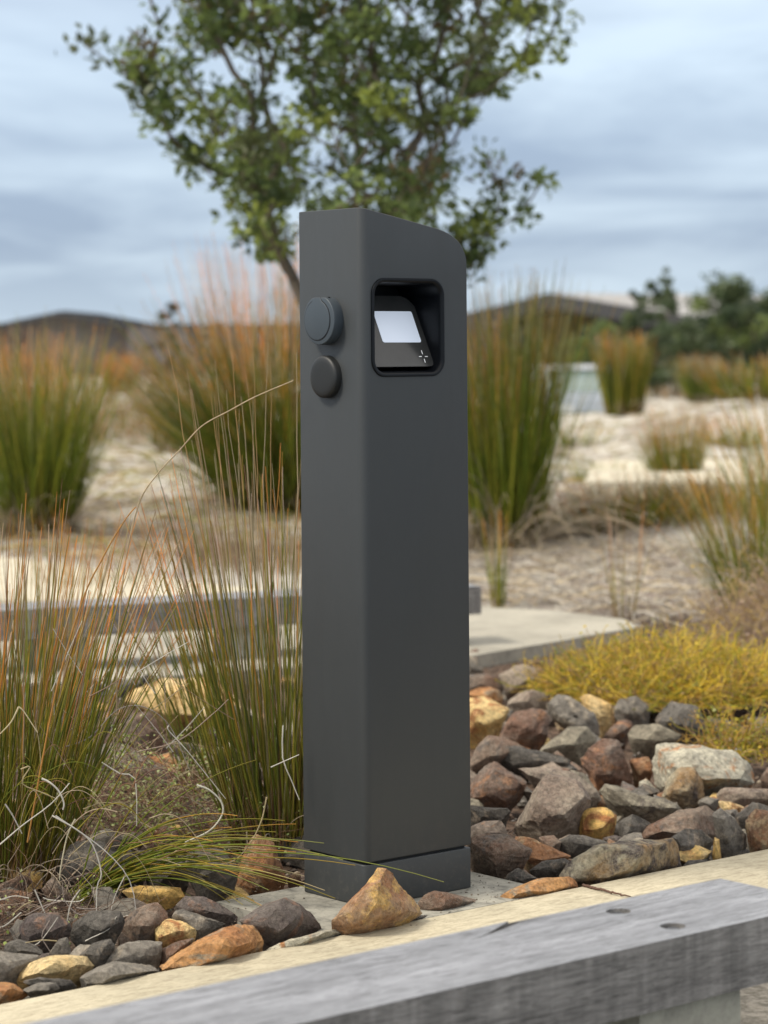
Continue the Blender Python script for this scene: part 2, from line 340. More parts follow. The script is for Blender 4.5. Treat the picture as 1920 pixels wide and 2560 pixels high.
def ground_mat():
    m, t, b, o = mat_new('sandy_mulch'); L = t.links.new
    b.inputs['Roughness'].default_value = .95; b.inputs['Specular IOR Level'].default_value = .1
    tc = N(t, 'ShaderNodeTexCoord')
    def noi(sc, st=(1, 1, 1), det=6., dist=0.):
        mp = N(t, 'ShaderNodeMapping'); mp.inputs['Scale'].default_value = st; L(tc.outputs['Object'], mp.inputs[0])
        n = N(t, 'ShaderNodeTexNoise', i_Scale=float(sc), i_Detail=det, i_Roughness=.65, i_Distortion=dist); L(mp.outputs[0], n.inputs['Vector']); return n.outputs['Fac']
    def rr(f, a, bb):
        mr = N(t, 'ShaderNodeMapRange'); L(f, mr.inputs[0]); mr.inputs[1].default_value = a; mr.inputs[2].default_value = bb; return mr.outputs[0]
    def mix(f, a, bb):
        x = N(t, 'ShaderNodeMix', data_type='RGBA'); L(f, x.inputs[0])
        for i, v in ((6, a), (7, bb)):
            if isinstance(v, tuple): x.inputs[i].default_value = (*v, 1)
            else: L(v, x.inputs[i])
        return x.outputs[2]
    c = mix(rr(noi(.8, (1, .5, 1), 5., .5), .40, .60), (.32, .29, .265), (.56, .53, .47))
    c = mix(rr(noi(3.5, (1, .6, 1), 6., 1.), .5, .62), c, (.42, .39, .36))
    c = mix(rr(noi(14, (1, 1, 1), 6., 2.), .46, .60), c, (.62, .58, .48))
    c = mix(rr(noi(30, (1, 1, 1), 5., 2.), .56, .66), c, (.11, .08, .06))
    # near the rocks the ground is dark mulch
    sp = N(t, 'ShaderNodeSeparateXYZ'); L(tc.outputs['Object'], sp.inputs[0])
    n = noi(2.5)
    ad = N(t, 'ShaderNodeMath', operation='ADD'); L(sp.outputs[1], ad.inputs[0]); L(n, ad.inputs[1])
    nearf = rr(ad.outputs[0], 10.6, 9.9)
    dark = mix(rr(noi(45, (1, 1, 1), 6., 1.), .4, .62), (.05, .036, .028), (.19, .13, .095))
    fr = rr(ad.outputs[0], 4.9, 4.6)
    dark = mix(fr, dark, mix(rr(noi(60), .4, .6), (.13, .12, .10), (.24, .22, .19)))
    c = mix(nearf, c, dark)
    L(c, b.inputs['Base Color'])
    bp = N(t, 'ShaderNodeBump', i_Strength=1.0, i_Distance=.03); L(noi(12, (1, 1, 1), 8., 1.), bp.inputs['Height']); L(bp.outputs[0], b.inputs['Normal'])
    return m
M_GROUND = ground_mat()

# ------------------------------------------------------------------ ground and paths
def build_ground():
    ys = [0.5]
    while ys[-1] < 600: ys.append(ys[-1]+max(.12, ys[-1]*.022))
    rows = []; V = []; NX = 90
    for y in ys:
        half = 1.5+y*.35
        for i in range(NX+1):
            a = -1+2*i/NX; x = a*half*(1+2.5*abs(a)**6)
            V.append((x, y, G(x, y) if y < 60 else 0.0))
    Fc = []
    for j in range(len(ys)-1):
        for i in range(NX):
            a = j*(NX+1)+i; Fc.append((a, a+1, a+NX+2, a+NX+1))
    me = arr_mesh('ground', V, Fc); me.shade_smooth()
    link('ground', me, M_GROUND, kind='structure')
build_ground()
def slab(name, pxs, z, th, mat, kind='structure', **k):
    pts = [GP(x, y, z) for x, y in pxs]; bm = bmesh.new()
    prism(bm, [(p.x, p.y) for p in pts], z-th, z); bevel(bm, .006, 2)
    return bm_obj(name, bm, mat, kind=kind, smooth=40, **k)
# path in front of the far bench, crossing behind the post
slab('path', [(-500, 1745), (300, 1700), (760, 1668), (1180, 1641), (1420, 1600), (1600, 1568), (1560, 1548), (1400, 1528), (1180, 1516), (600, 1560), (-500, 1640)], 0.0, .07, M_PATH)
slab('path', [(-400, 1440), (0, 1500), (400, 1508), (1150, 1490), (760, 1484), (560, 1465), (300, 1428), (0, 1392), (-400, 1350)], 0.03, .09, M_PATH2)
slab('path', [(1460, 1206), (1660, 1206), (2150, 1212), (2150, 1150), (1900, 1148), (1490, 1152)], 0.16, .3, M_PATH2)

RZ = rad(40); CX, CY = -.0392, 4.40                 # post's near corner; x' along its right face
def loc(s, t, z=0): return Vector((CX+s*math.cos(RZ)-t*math.sin(RZ), CY+s*math.sin(RZ)+t*math.cos(RZ), z))
# concrete pad under the post
bm = bmesh.new(); box(bm, -.168, .348, -.128, .222, -.12, 0.0); bevel(bm, .008, 3)
bm_obj('concrete_pad', bm, M_PAD, loc=loc(0, 0), rz=RZ, smooth=40, label='small square grey concrete footing pad under the charging post', cat='concrete pad')
# kerb of cream concrete, in slabs with a joint
kerb = empty('kerb', loc(0, -.135), RZ, kind='structure')
KJ = 0.5
def kerb_piece(x0, x1):
    bm = bmesh.new(); n = 14; top = []
    box(bm, x0, x1, -.33, 0.0, -.14, 0.0015); bevel(bm, .007, 3)
    bm_obj('kerb_slab', bm, M_KERB, parent=kerb, smooth=40)
jp = GP(1462, 2222, 0.0); d = jp-loc(0, -.135); sj = d.x*math.cos(RZ)+d.y*math.sin(RZ)
kerb_piece(-2.2, sj-.0035); kerb_piece(sj+.0035, sj+3.2)
# twig lying in the joint
def polytube(name, pts, r0, r1, col, K=6, parent=None, mat=None, n=14, wig=0, **k):
    """smooth tube through the given 3D points"""
    pts = [Vector(p) for p in pts]; o0 = pts[0].copy()
    q = [pts[0]*2-pts[1]]+pts+[pts[-1]*2-pts[-2]]; out = []
    for i in range(1, len(q)-2):
        for j in range(n):
            t = j/n; a, b, c, d_ = q[i-1], q[i], q[i+1], q[i+2]
            out.append(0.5*((2*b)+(c-a)*t+(2*a-5*b+4*c-d_)*t*t+(3*b-a-3*c+d_)*t**3))
    out.append(pts[-1])
    if parent is None: base = o0
    else: base = parent.location
    A = np.array([[*(p-base)] for p in out])
    if wig: A[1:] += RN.normal(size=(len(A)-1, 3))*wig
    S = len(A); Rr = np.linspace(r0, r1, S)
    C = np.tile(np.array(col, float), (S, 1))*RN.uniform(.85, 1.15, (S, 1))
    me = tubes(name, A[None], Rr[None], C[None], K)
    return link(name, me, mat or M_STEM, parent=parent, loc=None if parent else o0, **k)
polytube('twig', [GP(1458, 2216, .004), GP(1500, 2226, .005), GP(1540, 2238, .006), GP(1578, 2247, .004)], .0032, .0012, (.12, .07, .05), wig=.0008, mat=M_TWIG,
         label='thin brown twig lying along the joint of the cream kerb', cat='twig')

# ------------------------------------------------------------------ charging post
post = empty('charging_post', loc(0, 0), RZ, label='tall charcoal metal charging post with display window and round sockets', cat='charging post')
def build_post():
    W, D = .253, .1803
    prof = [(0, .0800), (W, .0800), (W, 1.150)]
    p0, p1, p2 = Vector((W, 1.150)), Vector((W, 1.206)), Vector((.168, 1.2195))
    for i in range(1, 13):
        t = i/12; q = p0*(1-t)**2+p1*2*t*(1-t)+p2*t*t; prof.append((q.x, q.y))
    prof.append((0, 1.2505))
    bm = bmesh.new(); prism(bm, prof, 0, D, 'y')
    def front(e):
        a, b = e.verts; return abs(a.co.x) < 1e-5 and abs(b.co.x) < 1e-5 and abs(a.co.y) < 1e-5 and abs(b.co.y) < 1e-5
    bevel(bm, .016, 10, sel=front)
    bevel(bm, .0022, 3, ang=50)
    sh = bm_obj('outer_shell', bm, M_POST, smooth=30)
    OX0, OX1, OZ0, OZ1 = .0215, .195, .9468, 1.1247
    bm = bmesh.new(); prism(bm, rrect(OX0, OX1, OZ0, OZ1, .030, 10), -.02, .115, 'y')
    cut = bm_obj('cutter', bm, M_BEZEL)
    md = sh.modifiers.new('b', 'BOOLEAN'); md.object = cut; md.operation = 'DIFFERENCE'; md.solver = 'EXACT'
    me = evaluated(sh); sh.modifiers.clear(); sh.data = me; me.shade_smooth(); me.set_sharp_from_angle(angle=rad(30))
    bpy.data.objects.remove(cut); sh.parent = post
    # base
    bm = bmesh.new(); box(bm, .0006, W-.0006, .0006, D-.0006, 0.0005, .0750)
    bevel(bm, .016, 10, sel=lambda e: all(abs(v.co.x-.0006) < 1e-5 and abs(v.co.y-.0006) < 1e-5 for v in e.verts)); bevel(bm, .0022, 3, ang=50)
    bm_obj('base_plinth', bm, M_POST, parent=post, smooth=30)
    bm = bmesh.new(); box(bm, .009, W-.009, .009, D-.009, .070, .086); bevel(bm, .010, 5, sel=lambda e: all(abs(v.co.x-.009) < 1e-5 and abs(v.co.y-.009) < 1e-5 for v in e.verts))
    bm_obj('seam', bm, M_GROOVE, parent=post)
    # window housing: loops of rounded rectangles
    bm = bmesh.new(); prev = None
    for ins, y in ((.0003, .004), (.0003, -.0018), (.0012, -.0030), (.0042, -.0034), (.0066, -.0022), (.0085, .0015), (.0095, .006), (.0105, .020), (.013, .108)):
        lp = [bm.verts.new((x, y, z)) for x, z in rrect(OX0+ins, OX1-ins, OZ0+ins, OZ1-ins, .030-ins*.8, 10)]
        if prev:
            for i in range(len(lp)):
                j = (i+1) % len(lp); bm.faces.new((prev[i], prev[j], lp[j], lp[i]))
        prev = lp
    bm.faces.new(prev)
    hs = bm_obj('display_housing', bm, M_BEZEL, parent=post, smooth=40)
    # tilted panel: local frame u = x, v up the slope
    A = Vector((0, .014, .9650)); Bv = Vector((0, .078, 1.0950)); sl = (Bv-A); Ln = sl.length; vd = sl/Ln; nd = Vector((0, -vd.z, vd.y))
    def pt(u, v, h=0): return A+Vector((u, 0, 0))+vd*v+nd*h
    def panel(pts, h0, h1, name, mat, parent):
        bm = bmesh.new(); a = [bm.verts.new(pt(u, v, h0)) for u, v in pts]; b = [bm.verts.new(pt(u, v, h1)) for u, v in pts]
        bm.faces.new(a); bm.faces.new(b)
        for i in range(len(pts)):
            j = (i+1) % len(pts); bm.faces.new((a[i], a[j], b[j], b[i]))
        return bm_obj(name, bm, mat, parent=parent)
    def corners(x0, x1, y0, y1, rs, n=8):
        out = []
        for cx, cy, a0, r in ((x1-rs[0], y1-rs[0], 0, rs[0]), (x0+rs[1], y1-rs[1], 90, rs[1]), (x0+rs[2], y0+rs[2], 180, rs[2]), (x1-rs[3], y0+rs[3], 270, rs[3])):
            for i in range(n+1): a = rad(a0+90*i/n); out.append((cx+r*math.cos(a), cy+r*math.sin(a)))
        return out
    pn = panel(corners(.0305, .1855, 0, Ln, (.034, .034, .018, .012)), -.003, 0.0, 'screen_panel', M_GLASS, post)
    v0, v1 = .336*Ln, .776*Ln
    panel(corners(.0785, .1705, v0, v1, (.004,)*4), .0002, .0010, 'display', M_DISP, pn)
    cx, cv = .164, .136*Ln
    for i, (u0, u1, w0, w1) in enumerate(((-.0105, -.0038, -.0006, .0006), (.0038, .0105, -.0006, .0006), (-.0006, .0006, -.0125, -.0048), (-.0006, .0006, .0048, .0125))):
        panel([(cx+u0, cv+w0), (cx+u1, cv+w0), (cx+u1, cv+w1), (cx+u0, cv+w1)], .0002, .0007, 'cross_mark', M_CROSS, pn)
    # round socket with hinged lid on the left face (x = 0), pointing to -x
    sy, sz, r = .096, 1.050, .0445
    def disc(r, x0, x1, cut, mat, name, parent, cy=sy, cz=sz, seg=48, bv=.0015, tab=None):
        pts = []
        for i in range(seg):
            a = 2*math.pi*i/seg; y, z = cy+r*math.cos(a), cz+r*math.sin(a)
            pts.append((y, min(z, cz+cut)))
        if tab:
            w_, zt = tab; q = []
            for y, z in pts:
                if abs(y-cy) < w_ and z > cz: q.append((y, zt))
                else: q.append((y, z))
            pts = q
        bm = bmesh.new(); prism(bm, pts, x0, x1, 'x'); bmesh.ops.remove_doubles(bm, verts=bm.verts, dist=1e-5)
        if bv: bevel(bm, bv, 3, ang=40)
        return bm_obj(name, bm, mat, parent=parent, smooth=35)
    hsg = disc(r, -.0215, .001, .0405, M_SOCK, 'socket_housing', post)
    disc(.0377, -.0218, -.015, .040, M_GROOVE, 'lid_gap_ring', hsg, cy=sy+.004, tab=(.0132, sz+.0402), bv=0)  # dark ring added to draw the gap round the lid
    disc(.0360, -.0230, -.015, .040, M_SOCK, 'socket_lid', hsg, cy=sy+.004, tab=(.0112, sz+.0408), bv=.0008)
    bm = bmesh.new(); bmesh.ops.create_cone(bm, cap_ends=True, segments=16, radius1=.0022, radius2=.0022, depth=.003, matrix=Matrix.Translation((-.012, sy-.0175, sz+.0405)))
    bm_obj('hole_mark', bm, M_GROOVE, parent=hsg)  # dark cylinder standing in for a small shaded hole
    # black cap below
    cy, cz = .096, .9475; bm = bmesh.new(); prev = None; seg = 48
    for rr_, x in ((.0385, .001), (.0385, -.0105), (.0378, -.0125), (.0362, -.0142), (.033, -.0156), (.027, -.0164), (.015, -.0168), (.0, -.0169)):
        if rr_ == 0: c = bm.verts.new((x, cy, cz)); [bm.faces.new((prev[i], prev[(i+1) % seg], c)) for i in range(seg)]; break
        lp = [bm.verts.new((x, cy+rr_*math.cos(2*math.pi*i/seg), cz+rr_*math.sin(2*math.pi*i/seg))) for i in range(seg)]
        if prev: [bm.faces.new((prev[i], prev[(i+1) % seg], lp[(i+1) % seg], lp[i])) for i in range(seg)]
        prev = lp
    bm_obj('round_cap', bm, M_CAP, parent=post, smooth=50)
build_post()

# ------------------------------------------------------------------ benches of weathered beams
def near_bench():
    zb = .20; Yb, Yf = 3.276, 2.996
    o = Vector((0, Yb, 0)); b = empty('timber_bench', o, RZ, label='low bench of thick weathered grey timber in the near right corner', cat='bench')
    W = .2145; xe = .647
    # top outline with a split running in from the back edge
    pc = P(1293, 2306, 1)
    def loc2(px, py):
        k = (CH-zb)/(CH-P(px, py, 1).z); p = P(px, py, k)-o; return (p.x*math.cos(RZ)+p.y*math.sin(RZ), -p.x*math.sin(RZ)+p.y*math.cos(RZ))
    s0 = loc2(1293, 2306); s1 = loc2(1225, 2333); s2 = loc2(1170, 2352)
    out = [(-2.4, -W), (xe, -W), (xe, -.002), (.52, -.0005)]
    out += [(.30, -.003), (.17, -.0035), (s0[0]+.06, -.006), (s0[0]+.012, -.0085)]
    out += [(s0[0]+.002, -.010), (s1[0]+.004, s1[1]-.002), (s2[0], s2[1]), (s1[0], s1[1]+.0022), (s0[0]-.004, .006), (s0[0]-.06, .0045), (-.5, .001), (-1.2, 0), (-2.4, 0)]
    bm = bmesh.new(); prism(bm, out, zb-.092, zb)
    bevel(bm, .0035, 2, ang=60)
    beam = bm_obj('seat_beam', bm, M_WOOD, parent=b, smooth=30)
    # bolt plugs: sunken
    cuts = []
    for px, py in ((1546, 2278), (1682, 2315)):
        x, y = loc2(px, py)
        bm = bmesh.new(); bmesh.ops.create_cone(bm, cap_ends=True, segments=24, radius1=.0185, radius2=.0185, depth=.03, matrix=Matrix.Translation((x, y, zb)) @ Matrix.Diagonal((1, .92, 1, 1)))
        c = bm_obj('cut', bm, M_WOOD, parent=b); cuts.append(c)
        md = beam.modifiers.new('b', 'BOOLEAN'); md.object = c; md.operation = 'DIFFERENCE'
        bm = bmesh.new(); bmesh.ops.create_cone(bm, cap_ends=True, segments=16, radius1=.0182, radius2=.0182, depth=.006, matrix=Matrix.Translation((x, y, zb-.011)) @ Matrix.Diagonal((1, .92, 1, 1)))
        bmesh.ops.create_cone(bm, cap_ends=True, segments=6, radius1=.0085, radius2=.0085, depth=.006, matrix=Matrix.Translation((x, y, zb-.006)))
        bm_obj('bolt', bm, simple('dark_bolt_%d' % px, (.035, .036, .04), .5), parent=b)
    me = evaluated(beam); beam.modifiers.clear(); beam.data = me; me.shade_smooth(); me.set_sharp_from_angle(angle=rad(30))
    for c in cuts: bpy.data.objects.remove(c)
    for x0 in (.10, -1.5):
        q = P(1560, 2470, 3.35) if x0 > 0 else None
        bm = bmesh.new(); box(bm, .275, .475, -W+.02, -.03, -.14, zb-.0925) if x0 > 0 else box(bm, x0, x0+.2, -W+.035, -.03, -.14, zb-.0925)
        bevel(bm, .004, 2); bm_obj('support_block', bm, M_BLOCK, parent=b, smooth=40)
near_bench()
def far_bench():
    zb = .20
    p0 = GP(0, 1527, zb); p1 = GP(1203, 1466, zb); d = p1-p0; a = math.atan2(d.y, d.x); Ln = d.length
    b = empty('timber_bench', Vector((p1.x, p1.y, 0)), a, label='long low weathered timber bench across the path behind the rushes', cat='bench')
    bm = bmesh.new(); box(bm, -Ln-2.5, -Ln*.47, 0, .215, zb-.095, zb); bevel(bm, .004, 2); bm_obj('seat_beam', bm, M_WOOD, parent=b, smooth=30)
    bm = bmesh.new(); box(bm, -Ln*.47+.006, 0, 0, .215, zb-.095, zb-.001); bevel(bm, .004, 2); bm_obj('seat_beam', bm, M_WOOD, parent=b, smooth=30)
    for x in (-.30, -.9, -1.55, -2.2, -2.9, -3.6):
        bm = bmesh.new(); box(bm, x, x+.18, .05, .19, 0, zb-.0955); bevel(bm, .004, 2); bm_obj('support_block', bm, M_BLOCK, parent=b, smooth=40)
far_bench()

# ------------------------------------------------------------------ rocks
SC = {'A': (1140, 1480, .4702), 'B': (0, 1900, .5787), 'C': (0, 1400, .4702), 'D': (700, 2050, .33755)}
TXC = bpy.data.textures.new('rock_coarse', 'CLOUDS'); TXC.noise_scale = .035; TXC.noise_depth = 4
TXV = bpy.data.textures.new('rock_chip', 'VORONOI'); TXV.noise_scale = .045; TXV.noise_intensity = 1.2
TXF = bpy.data.textures.new('rock_fine', 'CLOUDS'); TXF.noise_scale = .010; TXF.noise_depth = 3
def refine(bm, name, sz, lim):
    """angular broken stone: the big split faces stay flat and sharp, with chipped edges and a rough grain"""
    bmesh.ops.dissolve_limit(bm, angle_limit=rad(9), verts=bm.verts, edges=bm.edges)
    bmesh.ops.triangulate(bm, faces=bm.faces)
    bmesh.ops.recalc_face_normals(bm, faces=bm.faces)
    for e in bm.edges:
        if e.is_manifold and e.calc_face_angle(0) > rad(24): e.smooth = False
    for _ in range(6):
        es = [e for e in bm.edges if e.calc_length() > lim]
        if not es: break
        bmesh.ops.subdivide_edges(bm, edges=es, cuts=1); bmesh.ops.triangulate(bm, faces=[f for f in bm.faces if len(f.verts) > 3])
    bm.normal_update(); off = Vector((RO.uniform(0, 50), RO.uniform(0, 50), RO.uniform(0, 50)))
    st = Vector((RO.gauss(0, .4), RO.gauss(0, .4), 1)).normalized(); k = RO.choice((0, .5, 1.0, 1.0))
    for v in bm.verts:
        p = v.co+off
        d = noise.fractal(p*22, .8, 2.1, 4)*.0035*sz+noise.noise(p*9)*.006*sz
        ly = math.fmod(abs(v.co.dot(st)*(70/sz)+2*noise.noise(p*8)), 1.0); d += k*(.0022*sz)*(ly*ly-.35)
        sharp = any(not e.smooth for e in v.link_edges)
        if sharp: d -= .0035*sz*max(0, noise.noise(p*48)+.15)
        v.co += v.normal*d
    for f in bm.faces: f.smooth = True
    me = bpy.data.meshes.new(name); bm.to_mesh(me); bm.free(); return me
RO = random.Random(41)
def rock(sc, pts, mat, label, Yo=None, k=None, th=None, cuts=5, name='rock', sink=1.0):
    ox, oy, s = SC[sc]; px = [(ox+x*s, oy+y*s) for x, y in pts]
    rr = random.Random(hash((pts[0], pts[1], len(pts))) & 0xffff)
    yb = max(p[1] for p in px); cx = sum(p[0] for p in px)/len(px); cy = sum(p[1] for p in px)/len(px)
    xr = max(p[0] for p in px)-min(p[0] for p in px); yr = yb-min(p[1] for p in px)
    Yb = F*(CH+.01)/(yb-HY)
    wm = xr/F*Yb; hm = yr/F*Yb
    if th is None: th = min(.42*max(min(wm, 1.3*hm), .6*hm), .11)
    Y = Yo if Yo else Yb+th*.75
    if k is None: k = rr.uniform(-.25, .35)
    def Q(x, y, dy): return P(x, y, Y+k*(x-cx)/F*Y+dy)
    V = []
    for x, y in px: V.append(Q(x, y, rr.uniform(-.22, .22)*th))
    for f, dy, up in ((.66, -.75, .0), (.22, -1.0, .10), (.68, .75, 0)):
        n = len(px); st = rr.randrange(n)
        for i in range(0, n, 2 if f > .5 else 3):
            x, y = px[(i+st) % n]; g = f*rr.uniform(.6, 1.25)
            V.append(Q(cx+(x-cx)*g, cy+(y-cy)*g+up*yr, dy*th*rr.uniform(.8, 1.1)))
    # carried down so that it is seated among the others
    for x, y in px:
        if y > cy+.15*yr: q = Q(cx+(x-cx)*.8, y, .25*th); q.z -= min(.03, .5*hm)*sink; V.append(q)
    org = Vector((sum(v.x for v in V)/len(V), sum(v.y for v in V)/len(V), min(v.z for v in V)))
    bm = bmesh.new()
    for v in V: bm.verts.new(v-org)
    r = bmesh.ops.convex_hull(bm, input=bm.verts); bmesh.ops.delete(bm, geom=[v for v in bm.verts if not v.link_faces], context='VERTS')
    cen = sum((v.co for v in bm.verts), Vector())/len(bm.verts)
    for _ in range(cuts):                     # split faces, as broken stone has
        nn = Vector((rr.gauss(0, 1), -abs(rr.gauss(0, 1)), rr.gauss(.3, 1))).normalized()
        dmax = max((v.co-cen).dot(nn) for v in bm.verts)
        bmesh.ops.bisect_plane(bm, geom=bm.verts[:]+bm.edges[:]+bm.faces[:], plane_co=cen+nn*dmax*rr.uniform(.80, .95), plane_no=nn, clear_outer=True)
        bmesh.ops.holes_fill(bm, edges=[e for e in bm.edges if e.is_boundary], sides=0)
    sz = min(1.6, max(.4, min(wm, hm)/.11))
    me = refine(bm, name, sz, max(.0055, min(.011, min(wm, hm)/13)))
    return link(name, me, RM[mat], loc=org, label=label, cat='rock', group='broken rocks bedded round the charging post')
